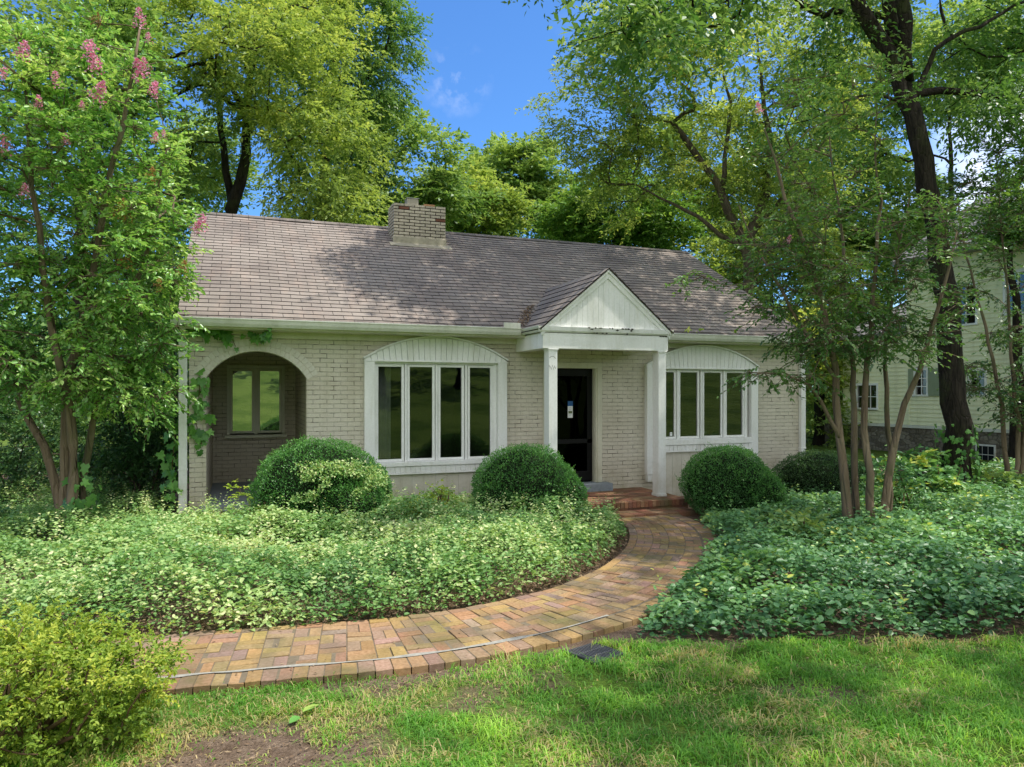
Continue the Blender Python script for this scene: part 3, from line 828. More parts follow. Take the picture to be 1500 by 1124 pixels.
# portico -------------------------------------------------------
pf = -1.2; bx0, bx1 = 4.53, 6.87
be = MB()
be.box(bx0, bx1, pf, pf + .22, 2.572, 2.825); be.box(bx0, bx0 + .2, pf + .22, .0, 2.572, 2.825); be.box(bx1 - .2, bx1, pf + .22, .0, 2.572, 2.825)
be.build('portico_beam', M['trim'], H, .006)
MB().box(bx0 + .03, bx1 - .03, pf + .06, -.001, 2.825, 2.85).build('portico_ceiling', M['cream'], H)
mo = MB(); mo.prismx([(pf - .045, 2.925), (pf - .035, 2.86), (pf - .01, 2.835), (pf + .05, 2.835), (pf + .05, 2.925)], bx0 - .02, bx1 + .02)
mo.build('gable_base_moulding', M['trim_chip'], H)
ch = MB(); rc = random.Random(5)                      # flaked paint along the moulding
for k in range(20):
    xx = rc.uniform(5.3, 6.15); zz = rc.choice([2.926, 2.926, 2.9, 2.842]); w_ = rc.uniform(.012, .075); h_ = rc.uniform(.006, .02)
    ch.prism([(xx, zz - h_ * .4), (xx + w_ * .6, zz - h_), (xx + w_, zz), (xx + w_ * .4, zz + h_ * .5)], pf - .0485, pf - .03)
for xx in (6.70, 6.75, 6.8, 6.83): ch.prism([(xx, 2.815), (xx + .04, 2.81), (xx + .045, 2.828), (xx, 2.83)], pf - .004, pf)
ch.build('flaked_paint', M['dark'], H)
PAX, PAZ, PE = (bx0 + bx1) / 2, 3.90, 2.925
sl = (PAZ - PE) / (PAX - bx0)
gb = MB(); xb = bx0 + .12; gw = .098
while xb < bx1 - .12:
    x2 = min(xb + gw, bx1 - .12)
    q = lambda xx: PE + (min(xx - bx0, bx1 - xx)) * sl - .10
    pts = [(xb + .0014, PE + .002), (x2 - .0014, PE + .002), (x2 - .0014, q(x2)), (xb + .0014, q(xb))]
    if xb < PAX < x2: pts.insert(3, (PAX, PAZ - .10))
    if q(xb) > PE + .01 or q(x2) > PE + .01: gb.prism(pts, pf + .005, pf + .05)
    xb = x2
gb.prism([(bx0 + .1, PE), (bx1 - .1, PE), (PAX, PAZ - .1)], pf + .012, pf + .06)
gb.build('gable_boards', M['trim'], H, .0015)
rk = MB()
for sg in (-1, 1):
    xe = PAX + sg * (PAX - bx0 + .03); ze = PE - .03 * sl
    dn = .145
    for w0, w1, yy in ((0, .145, pf - .02), (-.0, .05, pf - .045)):
        p = [(PAX, PAZ - w0), (PAX, PAZ - w1 - .0), (xe, ze - (w1 if w1 < .1 else .12)), (xe, ze - w0)]
        if sg < 0: p = p[::-1]
        rk.prism(p[::-1] if sg > 0 else p[::-1], yy, pf + .03)
rk.build('rake_trim', M['trim'], H, .003)
for x0, x1 in ((4.64, 4.79), (6.685, 6.835)):
    po = MB()
    po.box(x0, x1, pf + .01, pf + .20, .10, 2.54); po.box(x0 + .004, x0 + .010, pf + .006, pf + .01, .14, 2.53)
    post = po.build('portico_post', M['trim'], H, .006)
    cp = MB(); cp.box(x0 - .006, x1 + .006, pf + .002, pf + .208, 2.535, 2.552); cp.box(x0 - .016, x1 + .016, pf - .006, pf + .216, 2.552, 2.572); cp.build('capital', M['trim'], post, .004)
    bs = MB(); bs.box(x0 - .012, x1 + .012, pf - .004, pf + .212, .08, .125); bs.build('post_base', M['trim_chip'], post, .004)
sc_ = MB()     # scuff marks near the head of the near post
for k in range(16):
    t = .3 + k * .16; xx = 4.70 + .052 * cos(t); zz = 2.40 + .03 * sin(t) * 1.5
    sc_.box(xx - .006, xx + .006, pf + .0025, pf + .004, zz - .004, zz + .004)
for xx, zz in ((4.645, 2.29), (4.66, 2.27), (4.68, 2.25), (4.70, 2.29), (4.715, 2.25), (4.735, 2.28), (4.75, 2.26)):
    sc_.box(xx - .004, xx + .004, pf + .0025, pf + .004, zz - .018, zz + .018)
sc_.build('scuff_marks', M['metal'], H)

# roofs ---------------------------------------------------------
EY, EZ, RY, RZ = -.42, 2.925, 3.994, 5.504
RX0, RX1 = -.86, 10.82
sl_len = math.hypot(RY - EY, RZ - EZ); ny_, nz_ = -(RZ - EZ) / sl_len, (RY - EY) / sl_len
rf = MB(); rows = 34; ex = sl_len / rows; jit = random.Random(2)
for k in range(rows):
    s0 = k * ex; s1 = (k + 1) * ex
    nx = 40
    for q in range(nx):
        xa = RX0 + (RX1 - RX0) * q / nx; xb = RX0 + (RX1 - RX0) * (q + 1) / nx
        def P(x, s, lift):
            wv = .006 * sin(x * 1.3 + s * .7) + .004 * sin(x * 3.1 + 1)
            return (x, EY + (RY - EY) * s / sl_len + ny_ * (lift + wv), EZ + (RZ - EZ) * s / sl_len + nz_ * (lift + wv))
        rf.face([P(xa, s0, .010), P(xb, s0, .010), P(xb, s1, .001), P(xa, s1, .001)], [(xa, k * .15), (xb, k * .15), (xb, k * .15 + .15), (xa, k * .15 + .15)])
        rf.face([P(xa, s0, -.004), P(xb, s0, -.004), P(xb, s0, .010), P(xa, s0, .010)], [(xa, k * .15 + .001)] * 4)
rf.face([(RX0, RY, RZ), (RX1, RY, RZ), (RX1, 8.5, EZ), (RX0, 8.5, EZ)], [(0, 0), (11, 0), (11, 5), (0, 5)])
x = RX0                                               # ridge caps
while x < RX1 - .1:
    a_ = x; b_ = min(x + .3, RX1)
    rf.face([(a_, RY - .14, RZ - .062), (b_, RY - .14, RZ - .068), (b_, RY, RZ + .012), (a_, RY, RZ + .018)], [(a_, .05), (b_ - .01, .05), (b_ - .01, .14), (a_, .14)])
    rf.face([(a_, RY, RZ + .018), (b_, RY, RZ + .012), (b_, RY + .14, RZ - .068), (a_, RY + .14, RZ - .062)], [(a_, .05), (b_ - .01, .05), (b_ - .01, .14), (a_, .14)])
    x += .14
roof = rf.build('roof', M['shingle'], H)
dk = MB()
dk.face([(RX0 + .02, EY + .02, EZ - .03), (RX1 - .02, EY + .02, EZ - .03), (RX1 - .02, RY, RZ - .035), (RX0 + .02, RY, RZ - .035)])
for x in (RX0, RX1 - .03):
    dk.prismx([(EY, EZ - .13), (EY, EZ - .012), (RY, RZ - .015), (RY, RZ - .16)], x + .008, x + .022)
dk.build('rake_board', M['cream'], roof)
# portico roof: two slopes running back into the main roof
pr_ = MB()
yv = lambda z: EY + (z - EZ) / ((RZ - EZ) / (RY - EY))
psl = math.hypot(PAX - bx0, PAZ - PE); prow = 9
for sg in (-1, 1):
    for k in range(prow):
        f0 = k / prow; f1 = (k + 1) / prow
        ov = .07
        def PP(f, y, lift): 
            xe = PAX + sg * (PAX - bx0 + ov) * (1 - f); z = PE - ov * sl + (PAZ + .012 - PE + ov * sl) * f
            return (xe + sg * lift * .6, y, z + lift * .8)
        z0, z1 = PP(f0, 0, 0)[2], PP(f1, 0, 0)[2]
        yb0, yb1 = yv(z0) + .1, yv(z1) + .1
        yf = pf - .06
        q = [PP(f0, yf, .022), PP(f0, yb0, .022), PP(f1, yb1, .012), PP(f1, yf, .012)]
        u = [(yf, k * .15 + 3), (yb0, k * .15 + 3), (yb1, k * .15 + 3.15), (yf, k * .15 + 3.15)]
        pr_.face(q if sg < 0 else q[::-1], u if sg < 0 else u[::-1])
        q = [PP(f0, yf, .022), PP(f0, yb0, .022), PP(f0, yb0, .006), PP(f0, yf, .006)]
        pr_.face(q, [(yf, k * .15 + 3.001)] * 4)
    e0, e1 = PP(0, pf - .06, 0), PP(1, pf - .06, 0)
    pr_.face([(e0[0], e0[1], e0[2] + .018), (e1[0], e1[1], e1[2] + .01), (e1[0], e1[1], e1[2] - .012), (e0[0], e0[1], e0[2] - .006)], [(0, 3.001)] * 4)
pr_.build('portico_roof', M['shingle'], H)

# gutters -------------------------------------------------------
def gutter_profile(y, z): return [(y + .12, z), (y + .12, z - .115), (y + .04, z - .12), (y + .012, z - .075), (y - .0, z - .03), (y - .012, z - .012), (y - .012, z), (y - .002, z + .003), (y + .008, z - .006), (y + .03, z - .095), (y + .105, z - .095), (y + .108, z)]
for x0, x1 in ((-.93, 4.42), (6.98, 10.86)):
    gg = MB(); gg.prismx(gutter_profile(-.545, 2.947), x0, x1)
    gg.build('gutter', M['gutter'], H)
for x0, x1 in ((-.86, 4.54), (6.86, 10.82)):
    so_ = MB(); so_.box(x0, x1, -.425, -.003, 2.800, 2.825); so_.box(x0, x1, -.045, -.002, 2.705, 2.80); so_.box(x0, x1, -.43, -.41, 2.80, 2.93)
    so_.build('soffit', M['cream'], H, .003)
for x, sg in ((bx0 - .075, -1), (bx1 + .075, 1)):      # short gutters along the portico eaves
    pg = MB()
    poly = [(x - sg * .09, 2.93), (x - sg * .09, 2.845), (x - sg * .02, 2.84), (x + sg * .012, 2.90), (x + sg * .022, 2.925), (x + sg * .022, 2.935), (x + sg * .008, 2.935), (x - sg * .01, 2.86), (x - sg * .08, 2.86), (x - sg * .08, 2.93)]
    if sg > 0: poly = poly[::-1]
    pg.prism(poly, pf - .03, -.42)
    pg.box(min(x - sg * .09, x + sg * .012), max(x - sg * .09, x + sg * .012), pf - .035, pf - .03, 2.842, 2.93)
    pg.build('portico_gutter', M['gutter'], H)
gs = MB()      # splash guards where the valleys meet the gutter
gs.box(4.10, 4.34, -.56, -.545, 2.93, 3.03); gs.box(4.34, 4.40, -.56, -.43, 2.93, 3.03); gs.build('splash_guard', M['gutter'], H, .003)
gs = MB(); gs.box(6.99, 7.14, -.56, -.545, 2.93, 3.02)
gs.build('splash_guard', M['gutter'], H, .003)
for x0, ln in ((-.86, 'l'), (10.79, 'r')):
    ds = MB(); ds.box(x0, x0 + .115, -.09, -.008, -.12, 2.72)
    for z in (.7, 1.7, 2.5): ds.box(x0 - .006, x0 + .121, -.095, -.004, z, z + .03)
    ds.prismx([(-.5, 2.845), (-.42, 2.845), (-.01, 2.72), (-.09, 2.70)], x0 + .01, x0 + .105)
    ds.build('downspout', M['trim'], H, .006)

# chimney -------------------------------------------------------
cx0, cx1, cy0, cy1, ctz = 2.985, 4.115, 3.1, 3.68, 5.835
cb = MB(); cb.cc = (.025, .02, .017)
cb.box(cx0 + .012, cx1 - .012, cy0 + .012, cy1 - .012, 4.8, ctz - .02)
rb = random.Random(6); rh = .0665; nrow_ = 13
red = {(11, 1), (8, 4)}
for r_ in range(nrow_):
    z0 = ctz - (nrow_ - r_) * rh; bw = (cx1 - cx0) / 5
    xs = [0, .5, 1.5, 2.5, 3.5, 4.5, 5] if r_ % 2 else [0, 1, 2, 3, 4, 5]
    for k in range(len(xs) - 1):
        kk = rb.uniform(.82, 1.08); cb.cc = (.17, .075, .05) if (r_, k) in red else (.52 * kk, .47 * kk, .385 * kk)
        j1 = rb.uniform(-.003, .003)
        cb.box(cx0 + xs[k] * bw + .0075, cx0 + xs[k + 1] * bw - .0075, cy0 + j1, cy0 + .11, z0 + .009, z0 + rh - .006 + (rb.uniform(-.012, .004) if r_ == nrow_ - 1 else 0))
    ys = [.115, .34, .575] if r_ % 2 else [.115, .22, .45, .575]
    for k in range(len(ys) - 1):
        for x0, x1 in ((cx0 - .001, cx0 + .1), (cx1 - .1, cx1 + .001)):
            kk = rb.uniform(.8, 1.05); cb.cc = (.5 * kk, .45 * kk, .36 * kk)
            cb.box(x0, x1, cy0 + ys[k] + .005, cy0 + ys[k + 1] - .005, z0 + .009, z0 + rh - .006)
chim = cb.build('chimney', M['chimbrick'], H, .004)
ce = MB(); zr = lambda y: EZ + (y - EY) * (RZ - EZ) / (RY - EY)
ce.prismx([(cy0 - .02, zr(cy0) - .1), (cy0 - .02, zr(cy0) + .15), (cy0 + .05, zr(cy0) + .17), (cy0 + .05, zr(cy0) - .1)], cx0 - .01, cx1 + .012)
ce.build('cement_skirt', M['cement'], chim, .012)
fl = MB(); fl.prismx([(cy0 - .16, zr(cy0 - .16) + .012), (cy0 - .16, zr(cy0 - .16) + .022), (cy0 - .02, zr(cy0 - .02) + .03), (cy0 - .02, zr(cy0 - .02) + .012)], cx0 - .09, cx1 + .1)
fl.build('flashing', M['cement'], chim, .003)
p1 = MB()
for (x0, x1, y0, y1) in ((3.30, 3.54, 3.2, 3.225), (3.30, 3.54, 3.415, 3.44), (3.30, 3.325, 3.225, 3.415), (3.515, 3.54, 3.225, 3.415)): p1.box(x0, x1, y0, y1, 5.8, 5.975)
f1 = p1.build('flue', M['flue'], chim, .006)
cap = MB(); cap.box(3.285, 3.555, 3.185, 3.455, 5.975, 5.988); cap.box(3.40, 3.44, 3.3, 3.34, 5.988, 6.01); cap.build('flue_cap', M['metal'], f1, .004)
p2 = MB()
for (x0, x1, y0, y1) in ((3.66, 3.90, 3.2, 3.225), (3.66, 3.90, 3.415, 3.44), (3.66, 3.685, 3.225, 3.415), (3.875, 3.90, 3.225, 3.415)): p2.box(x0, x1, y0, y1, 5.8, 5.885)
p2.build('flue', M['clay'], chim, .006)

# rooms behind the windows
rm = MB()
rm.box(1.25, 10.55, 4.6, 4.65, -.0, 2.75); rm.box(6.55, 6.62, .25, 4.6, 0, 2.75); rm.box(1.21, 10.58, .22, 7.85, 2.75, 2.80)
rm.box(4.75, 4.8, .25, 4.6, 0, 2.75)
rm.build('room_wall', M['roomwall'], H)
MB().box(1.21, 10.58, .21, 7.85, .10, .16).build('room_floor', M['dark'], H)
cu = MB()
for k in range(10):
    cu.face([(2.08 + k * .03, .32 + .015 * (k % 2), .75), (2.11 + k * .03, .32 + .015 * ((k + 1) % 2), .75), (2.11 + k * .03, .32 + .015 * ((k + 1) % 2), 2.3), (2.08 + k * .03, .32 + .015 * (k % 2), 2.3)])
M['curtain'] = m_plain('sheer_curtain', (.5, .5, .46), .9)
cu.build('curtain', M['curtain'], H)

# paper hanger on the door
fl_ = thing('door_hanger', (5.62, .068, 1.40), 'white paper hanger with blue top and green bar hung on the black door', 'paper hanger')
MB().box(5.565, 5.665, .062, .064, 1.40, 1.615).build('paper', M['white'], fl_)
MB().box(5.565, 5.665, .0605, .0615, 1.615, 1.705).build('blue_header', M['blue'], fl_)
MB().box(5.578, 5.652, .0605, .0615, 1.48, 1.525).build('green_bar', M['olive'], fl_)
tx = MB()
for z, xa, xb in ((1.585, 5.585, 5.64), (1.56, 5.58, 5.65), (1.545, 5.58, 5.63), (1.455, 5.58, 5.645), (1.435, 5.58, 5.625)): tx.box(xa, xb, .0607, .0617, z, z + .004)
tx.build('print_lines', M['metal'], fl_)

# ================================================================ planted beds
LEFT_BED = [(-6, -3.7), (-4.0, -4.45), (-2.0, -5.2), (-.6, -5.46), (.3, -5.57), (.9, -5.62), (1.6, -5.61), (2.3, -5.41), (3.05, -5.05), (3.87, -4.44), (4.68, -3.56), (5.13, -2.78), (5.2, -2.1), (4.75, -1.75), (4.3, -1.2), (3.0, -.35), (1.5, -.2), (.6, -.45), (-.3, -.62), (-.95, -.5), (-1.1, 2.5), (-4, 4), (-10, 4), (-10, -2.6)]
RIGHT_BED = [(3.0, -6.68), (3.35, -6.3), (3.95, -5.8), (4.75, -5.1), (5.5, -4.35), (6.05, -3.5), (6.5, -2.6), (7.0, -2.1), (7.6, -1.6), (8.6, -.9), (9.6, -.5), (11.2, -.3), (16, .2), (22, .8), (24, -11.5), (14, -10.1), (9, -8.85), (5.84, -7.8), (5.0, -7.55), (4.26, -7.3), (3.46, -7.02)]
def sample_poly(poly, n, R):
    P = np.array(poly); lo, hi = P.min(0), P.max(0); xs = []; ys = []; c = 0
    while c < n:
        x = R.uniform(lo[0], hi[0], n); y = R.uniform(lo[1], hi[1], n); k = inpoly(x, y, poly)
        xs.append(x[k]); ys.append(y[k]); c += k.sum()
    return np.concatenate(xs)[:n], np.concatenate(ys)[:n]
def edge_dist(x, y, poly):
    d = np.full(len(x), 1e9); n = len(poly)
    for i in range(n):
        a = np.array(poly[i]); b = np.array(poly[(i + 1) % n]); ab = b - a
        t = np.clip(((x - a[0]) * ab[0] + (y - a[1]) * ab[1]) / (ab @ ab), 0, 1)
        d = np.minimum(d, np.hypot(x - a[0] - t * ab[0], y - a[1] - t * ab[1]))
    return d
def cover(name, label, cat, poly, n, hmax, L, mat, seed, tint0, keep_near=None, spread=.16, edge=.22):
    R = np.random.default_rng(seed)
    x, y = sample_poly(poly, n, R)
    if keep_near:                     # thin out with distance from the path
        d = np.hypot(x - 2, y + 11.76); k = R.random(n) < np.clip(keep_near / d, .25, 1); x, y = x[k], y[k]
    n = len(x)
    ed = edge_dist(x, y, poly)
    ed = np.maximum(0, ed - .07 * fbm(x * 2.6, y * 2.6, seed + 8, 3))
    h = hmax * (1 - np.exp(-(ed + .06) / edge)) * (.18 + 1.55 * np.clip(fbm(x * 1.5, y * 1.5, seed, 3) - .12, 0, 1)) + .13 * (fbm(x * 4.5, y * 4.5, seed + 5, 3) - .5)
    shoot = R.random(n) < .02; h = h + shoot * R.uniform(.02, .16, n)
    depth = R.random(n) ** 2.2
    z = gheight(x, y) + np.maximum(.02, h * (1 - .75 * depth))
    ang = R.random(n) * 2 * pi
    D = np.stack([np.cos(ang), np.sin(ang), R.normal(size=n) * .3 + .05], 1)
    N = nrm(np.stack([R.normal(size=n) * .6, R.normal(size=n) * .6 - .12, np.ones(n)], 1))
    Ls = L * R.uniform(.45, 1.0, n) * (.75 + .6 * fbm(x * 1.9, y * 1.9, seed + 31, 2))
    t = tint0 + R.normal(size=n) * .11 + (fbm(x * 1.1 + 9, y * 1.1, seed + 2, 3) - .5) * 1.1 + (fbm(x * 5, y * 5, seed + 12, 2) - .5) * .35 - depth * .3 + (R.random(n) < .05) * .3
    k = (ed > 0) | (R.random(n) < .35); x, y, z, D, N, Ls, t = x[k], y[k], z[k], D[k], N[k], Ls[k], t[k]
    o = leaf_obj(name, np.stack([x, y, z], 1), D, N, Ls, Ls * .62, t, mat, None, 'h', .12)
    tag(o, label, cat, kind='stuff')
    return o
cover('ground_cover', 'variegated pale green ground cover filling the bed between path and arched porch', 'ground cover', LEFT_BED, 240000, .50, .058, M['lf_vari'], 21, .50, 7.5, edge=.15)
cover('ground_cover', 'dense blue-green broadleaf ground cover filling the bed right of the curved path', 'ground cover', RIGHT_BED, 250000, .40, .085, M['lf_cover'], 22, .47, 7.0, edge=.11)

def sprigs(name, label, poly, n, h0, L, mat, seed, tint0, nl=9):
    """loose upright shoots standing out of the cover"""
    R = np.random.default_rng(seed); x, y = sample_poly(poly, n, R)
    k = R.random(n) < np.clip(fbm(x * 1.2, y * 1.2, seed, 3) * 2.4 - .7, 0, 1); k &= edge_dist(x, y, poly) > .1; x, y = x[k], y[k]; n = len(x)
    a = R.random(n) * 2 * pi; ln = R.uniform(.12, .38, n); sdv = nrm(np.stack([np.cos(a) * .6, np.sin(a) * .6 - .1, np.ones(n)], 1))
    b = np.stack([x, y, gheight(x, y) + h0 * R.uniform(.55, .95, n)], 1)
    t = (np.arange(nl) + .5) / nl
    P = b[:, None] + sdv[:, None] * (ln[:, None] * t)[..., None]
    sg = np.where(np.arange(nl) % 2 == 0, 1., -1.)[None, :, None]; a3 = a[:, None] + np.arange(nl)[None] * 1.2 + R.normal(size=(n, nl)) * .3
    D = nrm(np.stack([np.cos(a3), np.sin(a3), np.full(a3.shape, .25)], -1) * sg + np.array([0, 0, .3]))
    N = nrm(R.normal(size=P.shape) * .4 + np.array([0, -.1, 1.]))
    Ls = L * R.uniform(.6, 1.2, (n, nl)) * (1.1 - .45 * t)
    tn = tint0 + R.normal(size=n)[:, None] * .15 + .25 * t + R.normal(size=(n, nl)) * .08
    tag(leaf_obj(name, P.reshape(-1, 3), D.reshape(-1, 3), N.reshape(-1, 3), Ls.ravel(), Ls.ravel() * .55, tn.ravel(), mat, None, 'h', .1), label, 'ground cover', kind='stuff')
sprigs('ground_cover_shoots', 'loose pale upright shoots standing out of the left ground cover', LEFT_BED, 8500, .38, .055, M['lf_vari'], 24, .55)
sprigs('ground_cover_shoots', 'loose upright shoots standing out of the right ground cover', RIGHT_BED, 3600, .22, .075, M['lf_cover'], 25, .52, 7)

# dry litter and bare runners along the bed edge beside the path
R = np.random.default_rng(31)
n_ = 3600
ss = R.uniform(1.0, SL, n_); tt = T0 - .13 - np.abs(R.normal(size=n_)) * .13
lx, ly = pw(ss, tt); kk = np.abs(R.normal(size=n_)) * .05
P = np.stack([lx, ly, -.085 + kk * .8], 1)
a2 = R.random(n_) * 2 * pi
D = np.stack([np.cos(a2), np.sin(a2), R.normal(size=n_) * .35], 1)
lv, lq = leaves(P, D, nrm(np.stack([R.normal(size=n_) * .6, R.normal(size=n_) * .6, np.ones(n_)], 1)), R.uniform(.02, .06, n_), R.uniform(.006, .03, n_))
lt = np.clip(R.random(n_) * .9, 0, 1)
tag(mk('leaf_litter', lv, lq, None, M['litter'], None, tint=lt), 'brown dry leaf litter and runners along the inner path edge', 'leaf litter', kind='stuff')
paths = []
for k in range(420):
    s = R.uniform(2., SL - .5); t = T0 - .14 - R.random() * .12; x0, y0 = pw(s, t); x1, y1 = pw(s + R.normal() * .25, t - R.uniform(.0, .2))
    zz = R.uniform(.02, .22)
    paths.append((np.array([[x0, y0, -.08], [(x0 + x1) / 2, (y0 + y1) / 2, -.08 + zz * .7], [x1, y1, -.08 + zz]]), np.array([.0035, .003, .002])))
V, Q = tubes(paths, 6)
tag(mk('bare_stems', V, Q, None, M['stem'], None), 'tangled bare brown stems under the ground cover at the path edge', 'stems', kind='stuff')

R = np.random.default_rng(36); n_ = 240
ss = R.uniform(.5, SL - 2, n_); tt = R.uniform(T0, T1 + .2, n_); lx, ly = pw(ss, tt); a2 = R.random(n_) * 2 * pi
lv, lq = leaves(np.stack([lx, ly, np.full(n_, PZ + .007)], 1), np.stack([np.cos(a2), np.sin(a2), R.normal(size=n_) * .12], 1), nrm(np.stack([R.normal(size=n_) * .25, R.normal(size=n_) * .25, np.ones(n_)], 1)), R.uniform(.008, .04, n_), R.uniform(.003, .018, n_))
tag(mk('path_litter', lv, lq, None, M['litter'], None, tint=R.random(n_)), 'scattered dry leaf bits lying on the brick path', 'leaf litter', kind='stuff')

# ================================================================ lawn
R = np.random.default_rng(41)
def in_view(P, mx=150, my=90):
    u, v, dz = project(P); return (dz > .4) & (u > -mx) & (u < 1500 + mx) & (v < 1124 + my)
n_ = 620000
x = R.uniform(-2.6, 9.5, n_); y = R.uniform(-10.2, -6.0, n_)
k = y < lawn_edge_y(x) + .03; x, y = x[k], y[k]
z = gheight(x, y); k = in_view(np.stack([x, y, z], 1)); x, y, z = x[k], y[k], z[k]
d = dirt_amount(x, y); tp = np.clip((fbm(x * 3.4 + 7, y * 3.4, 61, 3) - .55) * 6, 0, 1)
dens = np.clip(np.clip(1.05 - d * 1.25, .02, 1) + tp * .75, 0, 1) * np.clip((fbm(x * 5, y * 5, 12, 3) - .22) * 1.7, .08, 1) * .85
k = (R.random(len(x)) < dens) & (np.hypot((x - 2.53) / .20, (y + 6.88) / .19) > 1); x, y, z, d = x[k], y[k], z[k], d[k]
n_ = len(x)
tuft = fbm(x * 3.2, y * 3.2, 15, 3)
hh = (.018 + .13 * np.clip(tuft - .34, 0, 1) ** 1.1 + .028 * R.random(n_)) * R.uniform(.55, 1.35, n_)
tall = R.random(n_) < .012; hh[tall] *= 1.9; hh *= np.clip(1.15 - d * .9, .35, 1)
a2 = R.random(n_) * 2 * pi; lean = R.uniform(.5, 2.3, n_)
dx = np.cos(a2) * lean; dy = np.sin(a2) * lean
w_ = R.uniform(.0035, .0085, n_)
P0 = np.stack([x, y, z - .005], 1); sx = -np.sin(a2) * w_ * .5; sy = np.cos(a2) * w_ * .5; S = np.stack([sx, sy, 0 * sx], 1)
mid = P0 + np.stack([dx * hh * .35, dy * hh * .35, hh * .75], 1); tip = P0 + np.stack([dx * hh, dy * hh, hh * np.clip(1.1 - lean * .38, .28, 1.0)], 1)
V = np.stack([P0 - S, P0 + S, mid + S * .8, mid - S * .8, tip], 1).reshape(-1, 3)
b = np.arange(n_)[:, None] * 5
Q = b + np.array([[0, 1, 2, 3]]); T = b + np.array([[3, 2, 4]])
t = .58 + R.normal(size=n_) * .16 + (fbm(x * 2.2, y * 2.2, 33, 3) - .5) * 1.1
dead = R.random(n_) < np.clip(.12 + d * .35 + (fbm(x * 2.5, y * 2.5, 44, 3) - .50) * 1.8, .04, .65)
t = np.where(dead, R.uniform(0, .2, n_), np.clip(t, .3, 1))
tag(mk('grass', V, Q, T, M['grass'], None, tint=np.concatenate([t, t])), 'patchy green lawn grass with worn earth spots in front of the path', 'grass', kind='stuff')
# thatch and crumbs on the bare earth
n_ = 16000
x = R.uniform(-2.2, 7, n_); y = R.uniform(-9.6, -6.3, n_); k = y < lawn_edge_y(x) - .01; x, y = x[k], y[k]
k = R.random(len(x)) < .15 + dirt_amount(x, y); x, y = x[k], y[k]; n_ = len(x)
a2 = R.random(n_) * 2 * pi
lv, lq = leaves(np.stack([x, y, gheight(x, y) + .006 + R.random(n_) * .012], 1), np.stack([np.cos(a2), np.sin(a2), R.normal(size=n_) * .15], 1),
                nrm(np.stack([R.normal(size=n_) * .35, R.normal(size=n_) * .35, np.ones(n_)], 1)), R.uniform(.012, .045, n_), R.uniform(.004, .014, n_))
tag(mk('thatch', lv, lq, None, M['litter'], None, tint=R.random(n_)), 'tan grass thatch and mulch crumbs on the bare earth', 'thatch', kind='stuff')
# fallen leaf and twigs
fx, fy, _ = at(443, 1046, 1.98 * FPX / (1046 - HY))
fz = gheight(np.array([fx]), np.array([fy]))[0] + .03
V, Q = leaves(np.array([[fx - .02, fy - .03, fz], [fx, fy, fz + .01]]), np.array([[-.6, -.7, .05], [.9, .5, .12]]), np.array([[.1, -.2, 1], [-.2, -.1, 1.]]), np.array([.10, .13]), np.array([.055, .06]), 'h', .1)
tag(mk('fallen_leaf', V, Q, None, M['ylf'], None, tint=[.0, .0, .05, .4]), 'large green and yellow fallen leaf lying on the worn grass', 'fallen leaf')
for k, (u, v, ln, an, lb) in enumerate([(345, 1017, .26, .05, 'longer dark twig on bare earth below the path'), (337, 1010, .10, .0, 'short dark twig on bare earth nearest the path'), (1136, 1013, .10, -.8, 'pale short twig lying in the lawn grass'), (520, 1075, .12, .3, 'thin brown twig at the lawn edge of the earth patch')]):
    dd = 1.99 * FPX / (v - HY); X_, Y_, _ = at(u, v, dd); z_ = gheight(np.array([X_]), np.array([Y_]))[0] + .012
    a_ = np.array([cos(an + .36), -sin(.36 - an) * .3, 0]) * ln / 2
    V, Q = tubes([(np.array([[X_, Y_, z_] - a_, [X_, Y_, z_ + .008], [X_, Y_, z_] + a_]), np.array([.006, .005, .003]))], 6)
    tag(mk('twig', V, Q, None, M['stem'] if k != 2 else M['litter'], None), lb, 'twig', 'twigs lying on the lawn')

